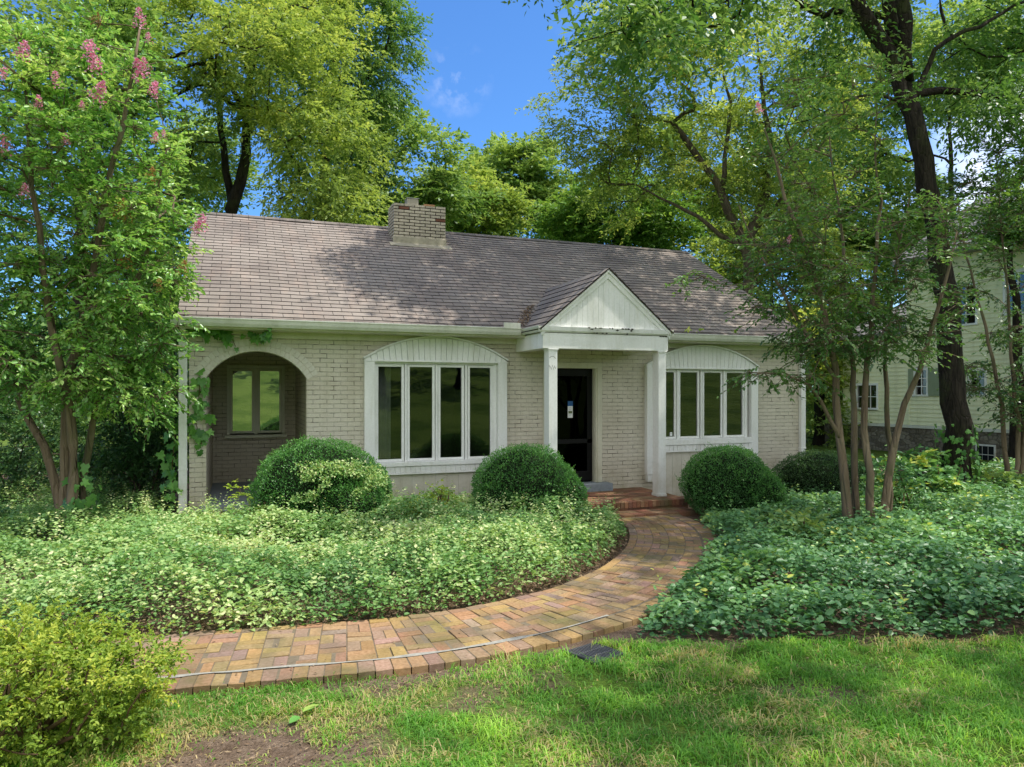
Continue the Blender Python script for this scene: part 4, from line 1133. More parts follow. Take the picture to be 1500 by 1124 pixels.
# ================================================================ clipped shrubs
def boxwood(name, label, c, r, top, lobes, nl, seed, group, mat, L=.024, tint0=.45, extra=None):
    """mounded evergreen: overlapping domes; leaves densely set on and just under the surface"""
    R = np.random.default_rng(seed)
    zb = gheight(np.array([c[0]]), np.array([c[1]]))[0]
    root = thing(name, (c[0], c[1], zb), label, 'shrub', group)
    domes = [(np.array([c[0], c[1], zb + (top - zb) * .46]), np.array([r, r * .92, (top - zb) * .54]))] + [(np.array(p), np.array(q)) for p, q in lobes]
    PP = []; NN = []; TT = []; core = []
    tot = sum(q[0] * q[2] for _, q in domes)
    for p, q in domes:
        m_ = int(nl * q[0] * q[2] / tot)
        d = nrm(R.normal(size=(m_, 3))); d = d[d[:, 2] > -.75]
        th = np.arctan2(d[:, 1], d[:, 0]); ph = d[:, 2]
        lump = 1 + .21 * (fbm(th * 2.2 + 5, ph * 3.2, seed, 4) - .5) + .13 * (fbm(th * 7, ph * 9, seed + 3, 2) - .5)
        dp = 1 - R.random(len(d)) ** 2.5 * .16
        pt = p + d * q * (lump * dp)[:, None]
        inside = np.zeros(len(pt), bool)
        for p2, q2 in domes:
            if p2 is not p: inside |= (((pt - p2) / q2) ** 2).sum(1) < .8
        k = ~inside & (pt[:, 2] > zb)
        PP.append(pt[k]); nn = nrm(d / q)[k]; NN.append(nn)
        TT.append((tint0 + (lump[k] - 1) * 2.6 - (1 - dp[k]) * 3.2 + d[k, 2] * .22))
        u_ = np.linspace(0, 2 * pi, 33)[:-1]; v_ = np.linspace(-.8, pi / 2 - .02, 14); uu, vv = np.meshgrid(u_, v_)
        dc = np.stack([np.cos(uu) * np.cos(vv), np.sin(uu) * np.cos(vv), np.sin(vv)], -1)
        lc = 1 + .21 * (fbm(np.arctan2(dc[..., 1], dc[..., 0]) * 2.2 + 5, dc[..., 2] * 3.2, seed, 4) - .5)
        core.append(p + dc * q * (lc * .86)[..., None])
    P = np.concatenate(PP); N0 = np.concatenate(NN); T = np.concatenate(TT); n = len(P)
    D = nrm(N0 * .9 + R.normal(size=(n, 3)) * .65 + np.array([0, 0, .35])); N = nrm(N0 + R.normal(size=(n, 3)) * .7 + np.array([0, 0, .5]))
    # unclipped shoots standing proud of the shear line
    ns_ = 260; i_ = R.choice(n, ns_); i_ = i_[N0[i_, 2] > -.1]; tt_ = (np.arange(9) + 1) / 9.
    sdir = nrm(N0[i_] + R.normal(size=(len(i_), 3)) * .35 + np.array([0, 0, .5])); sl_ = R.uniform(.03, .11, len(i_))
    SPp = (P[i_][:, None] + sdir[:, None] * (sl_[:, None] * tt_)[..., None]).reshape(-1, 3); m2 = len(SPp)
    P = np.concatenate([P, SPp]); D = np.concatenate([D, nrm(np.repeat(sdir, 9, 0) + R.normal(size=(m2, 3)) * .8)]); N = np.concatenate([N, nrm(R.normal(size=(m2, 3)) + np.array([0, 0, .6]))])
    T = np.concatenate([T, np.full(m2, tint0 + .28)]); n = len(P)
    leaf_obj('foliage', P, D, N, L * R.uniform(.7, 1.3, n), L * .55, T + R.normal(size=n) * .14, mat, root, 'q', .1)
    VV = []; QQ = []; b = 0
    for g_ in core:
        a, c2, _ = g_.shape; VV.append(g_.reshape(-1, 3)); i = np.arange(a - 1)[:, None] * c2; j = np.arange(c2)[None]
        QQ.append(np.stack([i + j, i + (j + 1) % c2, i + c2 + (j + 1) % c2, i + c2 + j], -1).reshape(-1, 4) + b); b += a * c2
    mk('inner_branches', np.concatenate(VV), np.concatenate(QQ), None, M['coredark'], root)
    if extra is not None: extra(root, domes, R)
    return root
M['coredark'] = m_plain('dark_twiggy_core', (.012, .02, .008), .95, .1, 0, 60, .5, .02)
def euonymus(root, domes, R):
    p, q = domes[0]; n = 3400
    d = nrm(R.normal(size=(n * 6, 3)) * np.array([.75, .5, .6]) + np.array([.18, -.9, -.02]))
    m_ = fbm(d[:, 0] * 4.5 + 4, d[:, 2] * 4.5 + 1, 78, 3); d = d[(m_ > .47 + .25 * R.random(len(d))) & (d[:, 2] < .62) & (d[:, 0] > -.45) & (d[:, 1] < -.25)][:n]; n = len(d)
    P = p + d * q * R.uniform(.97, 1.10, n)[:, None]; P = P[P[:, 2] > root.location.z]; n = len(P)
    D = nrm(R.normal(size=(n, 3)) + np.array([0, -.4, .2])); N = nrm(R.normal(size=(n, 3)) * .6 + np.array([.1, -.4, 1]))
    leaf_obj('climbing_sprigs', P, D, N, R.uniform(.028, .05, n), .024, .62 + R.normal(size=n) * .2, M['lf_vari'], root, 'h', .1)
GB = 'clipped boxwood mounds along the house front'
def cpos(u, d): 
    p = at(u, HY, d); return p[0], p[1]
b1 = cpos(468, 10.15); b2 = cpos(769, 10.85); b3 = cpos(1064, 11.55); b4 = cpos(1200, 13.1)
z0 = -.13
boxwood('boxwood', 'largest boxwood mound beside the arched porch with pale sprigs growing through it', b1, .90, 1.20,
        [((b1[0] + .80, b1[1] + .15, z0 + .52), (.25, .25, .42)), ((b1[0] + .32, b1[1] - .5, z0 + .38), (.55, .42, .48))], 62000, 51, GB, M['lf_box'], extra=euonymus)
boxwood('boxwood', 'smooth deep green boxwood mound in front of the left portico post', b2, .81, 1.06,
        [((b2[0] + .42, b2[1] - .30, z0 + .40), (.44, .44, .42)), ((b2[0] - .45, b2[1] - .2, z0 + .32), (.45, .45, .42))], 56000, 52, GB, M['lf_box'], tint0=.42)
boxwood('boxwood', 'boxwood mound beneath the right window beside the brick stoop', b3, .73, .98,
        [((b3[0] + .33, b3[1] - .36, z0 + .32), (.42, .42, .44))], 46000, 53, GB, M['lf_box'], tint0=.40)
boxwood('boxwood', 'low dark boxwood mound at the far right house corner behind slim trunks', b4, .85, .78, [((b4[0] + .5, b4[1] - .2, z0 + .3), (.5, .5, .42))], 34000, 54, GB, M['lf_dark'], tint0=.5)

# ================================================================ trees
def P3(*uvd): return [at(*p) for p in uvd]
def gz(p): 
    q = np.array(p, float); q[2] = gheight(q[:1], q[1:2])[0] - .05; return q
# left crape myrtle
d = 9.4
lc = gz(at(104, 795, d))
lc_st = [([gz(at(92, 795, d)), *P3((93, 730, d), (101, 660, d), (101, 600, d), (116, 500, d), (136, 400, d), (152, 300, d - .2), (178, 200, d - .3), (195, 100, d - .3), (205, 40, d - .3))], .085),
         ([gz(at(101, 797, d - .1)), *P3((104, 720, d - .1), (104, 640, d - .1), (84, 520, d - .3), (62, 400, d - .5), (48, 250, d - .6), (38, 120, d - .6))], .075),
         ([gz(at(84, 793, d)), *P3((84, 730, d), (72, 665, d), (48, 620, d), (26, 585, d + .2), (6, 520, d + .3), (-22, 420, d + .4), (-60, 300, d + .4))], .065),
         ([gz(at(118, 792, d + .2)), *P3((124, 710, d + .2), (131, 640, d + .2), (152, 560, d + .3), (192, 450, d + .3), (222, 340, d + .2), (244, 220, d + .1))], .06)]
lce = [ell(30, 250, d, 150, 220, 1.3, 1.6), ell(160, 210, d, 105, 170, 1.1, 1.2), ell(205, 400, d, 62, 140, .9, 1.0), ell(90, 480, d, 150, 110, 1.2, 1.3), ell(195, 560, d + .2, 58, 55, .7, .5), ell(-90, 400, d, 140, 260, 1.3, .6)]
lc_root, lc_cl = tree('crape_myrtle', 'tall pink flowering crape myrtle with several trunks left of the arched porch', 'tree', lc, lc_st, lce, 300, .36, 12, 14, .076,
     M['lf_myrtle'], M['bark_myrtle'], seed=61, minz=.42, tint0=.50, tvar=.24, shape='h', wl=.52, twigs=True, rtip=.006, flat=.35, gap=.55, droop=.2, group='crape myrtles')
def panicle(name, mat, seed, n=170):
    R = np.random.default_rng(seed); t = R.random(n) ** .8; ph = np.round(R.random(n) * 7) / 7 * 2 * pi + R.normal(size=n) * .25; r = (.095 * (1 - t) + .02) * R.uniform(.3, 1.1, n)
    P = np.stack([np.cos(ph) * r, np.sin(ph) * r, (t - .4) * .24], 1)
    V, F = leaves(P, nrm(R.normal(size=(n, 3)) + np.array([0, 0, .4])), nrm(R.normal(size=(n, 3))), R.uniform(.018, .034, n), .024)
    o = mk(name, V, F, None, mat, None, tint=R.random(n))
    me = o.data; bpy.data.objects.remove(o); return me
FM = [panicle('flower_cluster', M['pink'], 3), panicle('flower_cluster', M['pink'], 4, 110)]
RM = panicle('dead_cluster', M['rust'], 5, 90)
def clusters(root, lst, d, me, name, sc=1.0):
    for k, (u, v, s) in enumerate(lst):
        o = bpy.data.objects.new(name, me[k % len(me)]); C.objects.link(o); o.parent = root
        o.location = at(u, v, d - .35) - np.array(root.location); o.scale = (s * sc, s * sc, s * sc); o.rotation_euler = (random.uniform(-.4, .4), random.uniform(-.4, .4), random.uniform(0, 6))
clusters(lc_root, [(33, 77, .85), (131, 78, 1.15), (139, 96, .9), (84, 121, .75), (144, 138, 1.0), (205, 32, .9), (205, 106, .95), (214, 97, .6), (225, 133, .75), (8, 217, .95), (56, 152, .6), (37, 283, .7), (120, 155, .4), (217, 58, .5), (228, 203, .5), (239, 199, .4), (97, 206, .5), (297, 331, .8), (287, 334, .6), (2, 110, .7)], d - .8, FM, 'flower_cluster', 1.1)
clusters(lc_root, [(222, 260, .9), (175, 309, 1.1), (187, 318, .8), (185, 382, 1.0), (140, 30, .8), (232, 420, .7), (268, 395, .8)], d - .2, [RM], 'dead_cluster')

# right crape myrtle clump
d = 9.8
rc = gz(at(1268, 782, d))
rc_st = [([gz(at(1245, 774, d)), *P3((1238, 700, d), (1229, 620, d), (1227, 560, d), (1207, 450, d - .2), (1182, 370, d - .3), (1152, 290, d - .4), (1120, 190, d - .4))], .068),
         ([gz(at(1256, 772, d + .15)), *P3((1252, 680, d + .2), (1249, 560, d + .3), (1242, 450, d + .4), (1232, 340, d + .4), (1215, 200, d + .4))], .055),
         ([gz(at(1272, 787, d - .1)), *P3((1274, 700, d - .1), (1268, 620, d - .1), (1268, 540, d), (1280, 430, d), (1286, 330, d), (1282, 200, d))], .06),
         ([gz(at(1291, 778, d)), *P3((1296, 715, d), (1309, 655, d), (1326, 590, d), (1347, 535, d - .1), (1366, 470, d - .2), (1386, 410, d - .3), (1402, 340, d - .3))], .062),
         ([gz(at(1300, 774, d + .25)), *P3((1303, 690, d + .3), (1299, 600, d + .35), (1297, 520, d + .4), (1312, 400, d + .4), (1332, 290, d + .4))], .05),
         ([*P3((1230, 640, d), (1210, 600, d - .1), (1192, 570, d - .2), (1150, 550, d - .4), (1100, 546, d - .5))], .03),
         ([*P3((1227, 560, d), (1195, 510, d - .1), (1152, 440, d - .3), (1112, 370, d - .4), (1082, 300, d - .5))], .03)]
rce = [ell(1240, 360, d, 125, 120, 1.3, 1.4), ell(1180, 430, d - .2, 60, 90, .8, .7), ell(1335, 420, d, 60, 120, .9, .6), ell(1310, 490, d - .1, 65, 45, .7, .30), ell(1150, 548, d - .4, 65, 9, .25, .16), ell(1110, 400, d - .4, 22, 60, .3, .14), ell(1235, 490, d, 70, 45, .9, .35), ell(1225, 190, d, 110, 95, 1.1, .42), ell(1000, 452 - 45, d - .6, 45, 8, .15, .06)]
rc_root, _ = tree('crape_myrtle', 'crape myrtle clump of five slim bare trunks standing in the right bed', 'tree', rc, rc_st, rce, 190, .33, 8, 12, .064,
     M['lf_myrtle_d'], M['bark_myrtle'], seed=62, minz=.42, tint0=.42, tvar=.22, shape='h', wl=.5, twigs=True, rtip=.005, flat=.3, gap=.55, droop=.15, group='crape myrtles')
clusters(rc_root, [(1112, 160, .6), (1155, 352, .5)], d - .3, FM, 'flower_cluster')
# small myrtle at the right edge
d = 14.
rr = gz(at(1484, 722, d))
tree('crape_myrtle', 'slender small crape myrtle at the right edge before the yellow house', 'tree', rr,
     [([gz(at(1478, 722, d)), *P3((1471, 640, d), (1462, 560, d), (1441, 470, d), (1415, 370, d), (1400, 280, d))], .055), ([gz(at(1486, 722, d)), *P3((1490, 620, d), (1482, 540, d), (1478, 450, d), (1468, 340, d), (1460, 240, d))], .05), ([gz(at(1493, 722, d)), *P3((1502, 620, d), (1515, 520, d), (1530, 400, d), (1520, 260, d))], .05)],
     [ell(1440, 350, d, 55, 130, 1.0, 1.2), ell(1475, 540, d, 50, 70, .9, .9), ell(1490, 260, d, 55, 90, 1.0, 1.0), ell(1530, 430, d, 50, 150, 1, .8)], 105, .42, 9, 11, .09,
     M['lf_myrtle_d'], M['bark_myrtle'], seed=63, minz=.35, tint0=.38, twigs=True, rtip=.006, flat=.3, gap=.5, group='crape myrtles')

# big dark trunk on the right
d = 13.46
Db = gz(at(1405, 728, d))
D_st = [([Db, *P3((1402, 690, d), (1399, 620, d), (1393, 500, d), (1386, 420, d), (1371, 330, d), (1347, 220, d), (1326, 135, d), (1312, 60, d), (1300, 0, d), (1296, -110, d), (1285, -260, d))], .24),
        ([*P3((1330, 150, d), (1318, 118, d), (1290, 60, d - .1), (1258, 0, d - .2), (1228, -80, d - .5), (1180, -200, d - 1.2), (1120, -320, d - 2.4))], .17),
        ([*P3((1326, 120, d), (1322, 60, d - .2), (1318, 0, d - .4), (1330, -120, d - 1), (1360, -260, d - 2))], .15),
        ([*P3((1338, 140, d), (1356, 108, d), (1370, 70, d), (1430, 40, d), (1490, 8, d + .3), (1560, -40, d + .6))], .055),
        ([*P3((1340, 138, d), (1400, 134, d), (1455, 140, d), (1530, 150, d), (1640, 130, d))], .075),
        ([*P3((1240, -50, d - .4), (1130, -40, 11.5), (1050, -15, 10.2), (985, 12, 9.6), (925, 38, 9.2), (850, 62, 9.0))], .04),
        ([*P3((1322, 150, d), (1290, 140, d), (1235, 150, d - .3), (1190, 175, d - .6))], .03)]
D_e = [((9.6, .9, 12.9), (3.6, 2.8, 1.5), 2.3), ((13.5, .5, 13.4), (4.0, 4.0, 2.2), 2.4), ((11.2, -5.4, 12.2), (2.4, 2.0, 1.4), .45), ((11.0, -9.3, 12.6), (3.4, 2.2, 1.5), .65), ((15, -4, 12.5), (3, 3, 2.4), .6), ((7.5, .8, 10.6), (2.6, 2.4, 1.3), .8),
       ell(1440, 60, d + 1.2, 80, 65, 1.0, .55), ell(1215, 40, d + .8, 40, 50, 1.0, .2), ell(1450, 148, d, 80, 16, 1.2, .24), ell(950, 26, 9.3, 75, 38, .6, .36), ell(1050, -5, 10.2, 80, 45, .8, .35), ell(1190, 170, d - .4, 60, 40, .7, .14)]
tree('shade_tree', 'big dark furrowed trunk forking high beside the yellow house', 'tree', Db, D_st, D_e, 450, .85, 13, 14, .135, M['lf_green'], M['bark_dark'],
     seed=64, minz=.62, tint0=.40, tvar=.22, shape='q', wl=.42, rtip=.010, flat=.3, gap=.4, droop=.3, hang=.12, sides=14)

# trees behind the house, left
d = 23.
A = gz(at(335, 600, d))
tree('shade_tree', 'sunlit yellow-green tree with forked dark trunk behind the left roof end', 'tree', A,
     [([A, *P3((336, 420, d), (338, 300, d), (326, 210, d), (318, 120, d), (322, 20, d))], .26), ([*P3((338, 310, d), (357, 240, d), (362, 150, d), (372, 60, d - .5), (390, -20, d - .5))], .2),
      ([*P3((360, 170, d), (330, 110, d - 1), (300, 91, d - 2), (250, 104, d - 2.5), (222, 110, d - 2.5), (180, 112, d - 2.5))], .10), ([*P3((330, 115, d - 1), (292, 68, d - 2), (255, 80, d - 2.5), (216, 89, d - 2.5), (170, 96, d - 2.5))], .09),
      ([*P3((345, 160, d), (296, 122, d - 1.5), (240, 150, d - 2), (205, 165, d - 2.3))], .09)],
     [ell(400, 110, d - 2, 110, 90, 2.4, 1.6), ell(470, 215, d - 2, 80, 65, 2, 1.0), ell(480, 300, d - 2.5, 85, 38, 1.8, .8), ell(330, 30, d, 120, 70, 2.5, 1.0), ell(230, 40, d - 1.5, 60, 50, 1.6, .5), ell(400, 0, d, 140, 60, 2.5, .8), ell(270, 240, d + 1, 60, 60, 1.6, .4)],
     250, .8, 15, 15, .155, M['lf_yellow'], M['bark_dark'], seed=65, minz=.45, tint0=.52, tvar=.24, wl=.45, gap=.4, flat=.4, hang=.1)
d = 27.5
B = gz(at(470, 600, d))
tree('shade_tree', 'tall deep green tree crown bounding the blue sky gap on its left', 'tree', B,
     [([B, *P3((470, 400, d), (475, 250, d), (490, 120, d), (500, 0, d), (500, -80, d))], .33), ([*P3((478, 230, d), (520, 140, d), (560, 80, d), (575, 30, d))], .15)],
     [ell(500, 40, d, 80, 105, 2.6, 1.5), ell(560, 75, d, 45, 80, 1.8, .9), ell(520, 150, d, 55, 55, 2, .7), ell(430, -10, d + 1, 110, 70, 2.6, .8), ell(450, 150, d + 1.5, 80, 80, 2, .6)],
     230, .85, 15, 15, .175, M['lf_green'], M['bark_dark'], seed=66, minz=.4, tint0=.36, wl=.42, gap=.4, flat=.35, hang=.3)
d = 19.
E_ = gz(at(120, 600, d))
tree('shade_tree', 'dense green tree filling the far left edge behind the pink flowers', 'tree', E_,
     [([E_, *P3((120, 420, d), (125, 250, d), (150, 100, d), (165, -20, d))], .25), ([*P3((124, 300, d), (70, 180, d), (30, 60, d))], .14)],
     [ell(60, 120, d, 150, 140, 2.5, 1.5), ell(160, 90, d, 80, 110, 2, .9), ell(40, 330, d + 1, 130, 120, 2.2, 1.0), ell(215, 330, d + 2, 60, 110, 2, .6), ell(-60, 220, d, 120, 240, 2.4, .7), ell(200, 480, d + 2, 70, 80, 1.6, .5)],
     240, .8, 14, 14, .16, M['lf_green'], M['bark_dark'], seed=67, minz=.3, tint0=.45, gap=.4)
# right behind: the large pale tree
d = 24.
Ct = gz(at(1097, 600, d))
tree('shade_tree', 'airy pale green tree with spreading grey limbs behind the right roof slope', 'tree', Ct,
     [([Ct, *P3((1096, 470, d), (1093, 370, d), (1087, 345, d), (1064, 302, d), (1046, 260, d), (1020, 225, d), (985, 180, d))], .24), ([*P3((1092, 362, d), (1105, 325, d), (1120, 290, d), (1128, 230, d), (1120, 150, d), (1110, 60, d))], .17),
      ([*P3((1090, 368, d), (1060, 346, d), (1022, 317, d), (970, 290, d), (930, 270, d))], .10), ([*P3((1060, 295, d), (1062, 240, d), (1070, 160, d), (1050, 70, d))], .10), ([*P3((1098, 350, d), (1118, 322, d), (1150, 285, d), (1185, 230, d))], .10)],
     [ell(880, 165, d, 80, 75, 2.2, 1.0), ell(960, 95, d, 100, 80, 2.5, 1.2), ell(1060, 110, d, 110, 90, 2.6, 1.3), ell(1030, 230, d + .5, 120, 60, 2.2, .8), ell(900, 270, d + 1, 75, 55, 2, .7), ell(1170, 190, d, 95, 120, 2.2, 1.1), ell(1000, 30, d, 140, 60, 2, .8), ell(1130, 300, d + 1, 90, 60, 2, .7), ell(1200, 60, d, 90, 80, 2, .7), ell(870, 215, d, 60, 45, 1.6, .4)],
     330, .8, 14, 14, .15, M['lf_yellow'], M['bark_mid'], seed=68, minz=.35, tint0=.50, tvar=.24, wl=.42, gap=.4, flat=.3)
d = 33.
B2 = gz(at(575, 600, d))
tree('shade_tree', 'rounded mid green tree rising directly behind the brick chimney', 'tree', B2, [([B2, *P3((575, 450, d), (560, 360, d), (565, 270, d))], .2)],
     [ell(590, 240, d, 85, 80, 2.6, 1.5), ell(540, 215, d, 60, 60, 2, .8), ell(640, 300, d, 60, 45, 2.2, .8), ell(540, 310, d - 1, 70, 40, 2, .7)], 150, 1.0, 15, 14, .23, M['lf_green'], M['bark_dark'], seed=69, tint0=.5, gap=.4)
def backdrop(label, u, d, parts, seed, mat, tint0=.5, ncl=80, L=.2, name='shade_tree', r=.22, clr=1.0, cat='tree', nsp=9):
    b = gz(at(u, 600, d)); cz = [p for p in parts]
    tree(name, label, cat, b, [([b, *P3((u, 480, d), (cz[0][0], cz[0][1] + 40, d), (cz[0][0], cz[0][1] - 10, d))], r)], [ell(p[0], p[1], d, p[2], p[3], p[4], p[2] * p[3] / 2000) for p in parts], int(ncl * 1.2), clr, nsp + 5, 14, L * 1.3, M[mat], M['bark_dark'], seed=seed, tint0=tint0, gap=.35, minz=.3)
backdrop('low yellow-green tree showing right of the chimney above the ridge', 672, 37., [(672, 285, 55, 42, 2.2), (640, 320, 40, 30, 1.6), (715, 315, 45, 35, 1.8)], 70, 'lf_yellow', .42, 75)
backdrop('distant tree with pointed top in the middle of the sky gap', 737, 46., [(730, 268, 36, 58, 2.2), (760, 290, 32, 45, 2), (715, 300, 28, 40, 2)], 71, 'lf_green', .55, 75, .24)
backdrop('distant twin-topped tree left of the big pale crown', 800, 46., [(793, 255, 26, 52, 2), (815, 300, 40, 40, 2.2), (835, 320, 40, 40, 2)], 72, 'lf_green', .48, 75, .24)
backdrop('shadowy green tree behind the upper right of the roof', 905, 33., [(900, 315, 75, 48, 2.6), (960, 335, 50, 40, 2), (850, 330, 45, 45, 2)], 73, 'lf_deep', .5, 110, .17)
backdrop('bright green tree low behind the right end of the roof', 1130, 31., [(1130, 400, 75, 75, 2.6), (1060, 400, 60, 50, 2.2), (1210, 440, 55, 90, 2)], 74, 'lf_yellow', .42, 120, .16)
backdrop('sunny green tree seen between the two houses', 1200, 27., [(1200, 600, 48, 70, 1.6), (1190, 520, 45, 60, 1.6)], 75, 'lf_yellow', .5, 80, .13, clr=.7)
backdrop('leafy tree with bright crown behind the big dark trunk', 1400, 31., [(1390, 95, 85, 70, 2.6), (1470, 60, 70, 75, 2.6), (1280, 110, 70, 70, 2.4), (1255, 210, 60, 60, 2)], 76, 'lf_green', .55, 150, .16)
backdrop('dark leafy tree overhanging the yellow house roof at the right', 1490, 19.5, [(1478, 318, 42, 32, 1.2), (1530, 290, 50, 60, 1.4)], 77, 'lf_deep', .5, 60, .10, clr=.6)
backdrop('green tree behind the wing roof of the yellow house', 1260, 33., [(1260, 370, 90, 70, 2.4), (1330, 330, 50, 60, 2)], 78, 'lf_green', .5, 95, .17)
backdrop('tree filling the gap above the left roof corner', 255, 33., [(250, 330, 70, 80, 2.4), (300, 250, 60, 70, 2.2), (200, 430, 60, 60, 2)], 79, 'lf_green', .5, 110, .17)

backdrop('broad sunlit tree closing the gap behind the pale tree limbs', 990, 38., [(960, 255, 80, 70, 2.6), (1050, 230, 80, 80, 2.6), (1000, 330, 90, 45, 2.4), (1120, 280, 70, 80, 2.4)], 180, 'lf_yellow', .5, 150, .19)
backdrop('tall green tree far behind the dark forked trunk at right', 1230, 36., [(1220, 250, 70, 100, 2.4), (1290, 300, 60, 80, 2.4), (1180, 330, 60, 60, 2.2)], 181, 'lf_green', .55, 110, .19)

# understory on the left
def shrub(name, label, u, v, d, parts, seed, mat, L, ncl, clr=.3, tint0=.45, nst=7, bark='bark_mid', nsp=9, nlf=12, shape='q', flat=.5, group=None, wl=.5):
    b = gz(at(u, v, d)); R = np.random.default_rng(seed); sts = []
    c0 = at(parts[0][0], parts[0][1], d)
    for k in range(nst):
        o = np.array([R.normal() * .12, R.normal() * .12, 0]); e = c0 + R.normal(size=3) * np.array([parts[0][2] * d / FPX * .55] * 2 + [.1])
        sts.append(([b + o, (b + o) * .55 + e * .45 + R.normal(size=3) * .05, e], .022))
    return tree(name, label, 'shrub', b, sts, [ell(p[0], p[1], d, p[2], p[3], p[4], p[2] * p[3] / 2000) for p in parts], ncl, clr, nsp, nlf, L, M[mat], M[bark], seed=seed, tint0=tint0, gap=.4, rtip=.004, minz=.3, flat=flat, shape=shape, wl=wl, group=group)
shrub('evergreen_shrub', 'large dark evergreen shrub with bare lower stems beside the left downspout', 205, 775, 11.6, [(205, 600, 55, 70, .8), (225, 660, 42, 60, .7), (165, 660, 45, 55, .7), (200, 540, 50, 40, .7)], 81, 'lf_dark', .07, 150, .32, .5)
shrub('evergreen_shrub', 'shaded leafy shrub at the far left behind the crape myrtle trunks', 20, 790, 12.2, [(20, 660, 80, 90, 1.1), (-60, 640, 90, 120, 1.2), (60, 600, 60, 50, .9)], 82, 'lf_dark', .08, 130, .38, .62)
shrub('evergreen_shrub', 'pale sunlit shrub glimpsed between the left tree trunks', 120, 760, 15.5, [(115, 650, 60, 60, 1.2), (160, 590, 70, 60, 1.4), (60, 580, 60, 60, 1.2)], 83, 'lf_vari', .09, 110, .42, .5)
shrub('evergreen_shrub', 'low ferny weeds under the left tree at the frame edge', 20, 800, 10.4, [(15, 770, 50, 22, .6), (-50, 780, 60, 30, .6), (60, 775, 30, 18, .5)], 84, 'lf_cover', .06, 60, .22, .5)
shrub('evergreen_shrub', 'dark backdrop shrub behind the evergreen at the house corner', 240, 740, 16.5, [(235, 620, 50, 110, 1.5), (180, 680, 60, 70, 1.5), (80, 690, 70, 60, 1.5)], 85, 'lf_dark', .10, 120, .5, .5)
# foreground spirea
shrub('spirea_bush', 'bright yellow-green spirea bush in the lower left foreground', 70, 1150, 4.1, [(60, 1020, 140, 90, .55), (165, 985, 85, 50, .40), (40, 955, 110, 50, .5), (-60, 1050, 120, 110, .5), (130, 1070, 75, 60, .38)], 86, 'lf_spirea', .028, 320, .14, .5, 12, 'stem', 9, 13, 'h', .9, None, .55)
# young plants round the big trunk and in the beds
for k, (lb, u, v, d, parts, mat, L, n_) in enumerate([
    ('young maple-like sapling with pale leaves left of the big dark trunk', 1360, 735, 13.0, [(1362, 690, 36, 28, .5), (1345, 720, 26, 16, .4)], 'lf_cover', .13, 26),
    ('leafy green plants right of the big dark trunk', 1445, 735, 13.2, [(1445, 705, 36, 20, .6), (1485, 715, 30, 18, .5)], 'lf_green', .11, 30),
    ('shady seedling growing at the foot of the slim right trunks', 1318, 755, 10.6, [(1322, 715, 24, 24, .35), (1305, 690, 18, 18, .3)], 'lf_cover', .09, 20),
    ('upright yellow-tipped sprigs below the left window boards', 640, 760, 10.0, [(648, 728, 18, 20, .18), (620, 742, 22, 14, .2)], 'lf_spirea', .045, 26),
    ('bright wild sapling in the middle of the right bed', 1180, 800, 9.0, [(1180, 777, 24, 9, .28)], 'lf_green', .11, 12),
    ('pale vine tendril rising before the porch floor', 375, 765, 9.6, [(385, 745, 12, 12, .1), (352, 718, 5, 8, .05)], 'lf_spirea', .06, 9),
    ('dark weedy plants at the near end of the left bed', 560, 770, 9.6, [(560, 752, 30, 14, .3)], 'lf_vari', .05, 20)]):
    shrub('leafy_plant', lb, u, v, d, parts, 90 + k, mat, L, n_, .16 if L < .08 else .24, .55, 4, 'stem', 5, 7, 'h', .4, None, .6)

# far woods: one distant mass
R = np.random.default_rng(99); n_ = 52000
u = R.uniform(-500, 2000, n_); dd = R.uniform(48, 66, n_)
hh = (5.5 + 7.5 * fbm(u / 90., dd * .05, 7, 3)) * R.random(n_) ** .75
P = np.stack([((u - 750) / FPX * _c + _s) * dd, -CAMD + (_c - (u - 750) / FPX * _s) * dd, hh - 1.5], 1)
V, F = leaves(P, nrm(R.normal(size=(n_, 3))), nrm(R.normal(size=(n_, 3)) + np.array([0, -.3, .8])), R.uniform(.45, .85, n_), .5)
tag(mk('woods', V, F, None, M['lf_green'], None, tint=np.clip(.42 + R.normal(size=n_) * .2 + (fbm(u / 40., hh, 3) - .5) * .8, 0, 1)), 'far green woods closing the view behind both houses', 'woods', kind='stuff')
# trees up the slope across from the house, seen mirrored in the windows
for k, (x, y, hgt, lb) in enumerate([(-7, -36, 11, 'broad tree on the slope facing the arched porch'), (4, -44, 13, 'tall tree on the slope facing the front door'), (15, -33, 12, 'spreading tree on the slope facing the right window'), (26, -40, 13, 'tree high on the slope beyond the right bed'), (-20, -42, 12, 'tree far along the slope to the left'), (9, -30, 9, 'small tree lower on the slope facing the stoop'), (-13, -30, 10, 'tree on the slope left of the broad one'), (20, -48, 14, 'tallest tree at the top of the slope')]):
    b = gz((x, y, 0))
    tree('slope_tree', lb, 'tree', b, [([b, b + [.2, .1, hgt * .4], b + [0, .3, hgt * .75]], .3)], [((x, y, b[2] + hgt * .72), (4.2, 4.2, hgt * .3), 1)], 60, 1.2, 8, 8, .4, M['lf_green'], M['bark_dark'], seed=120 + k, gap=.3, minz=.4)

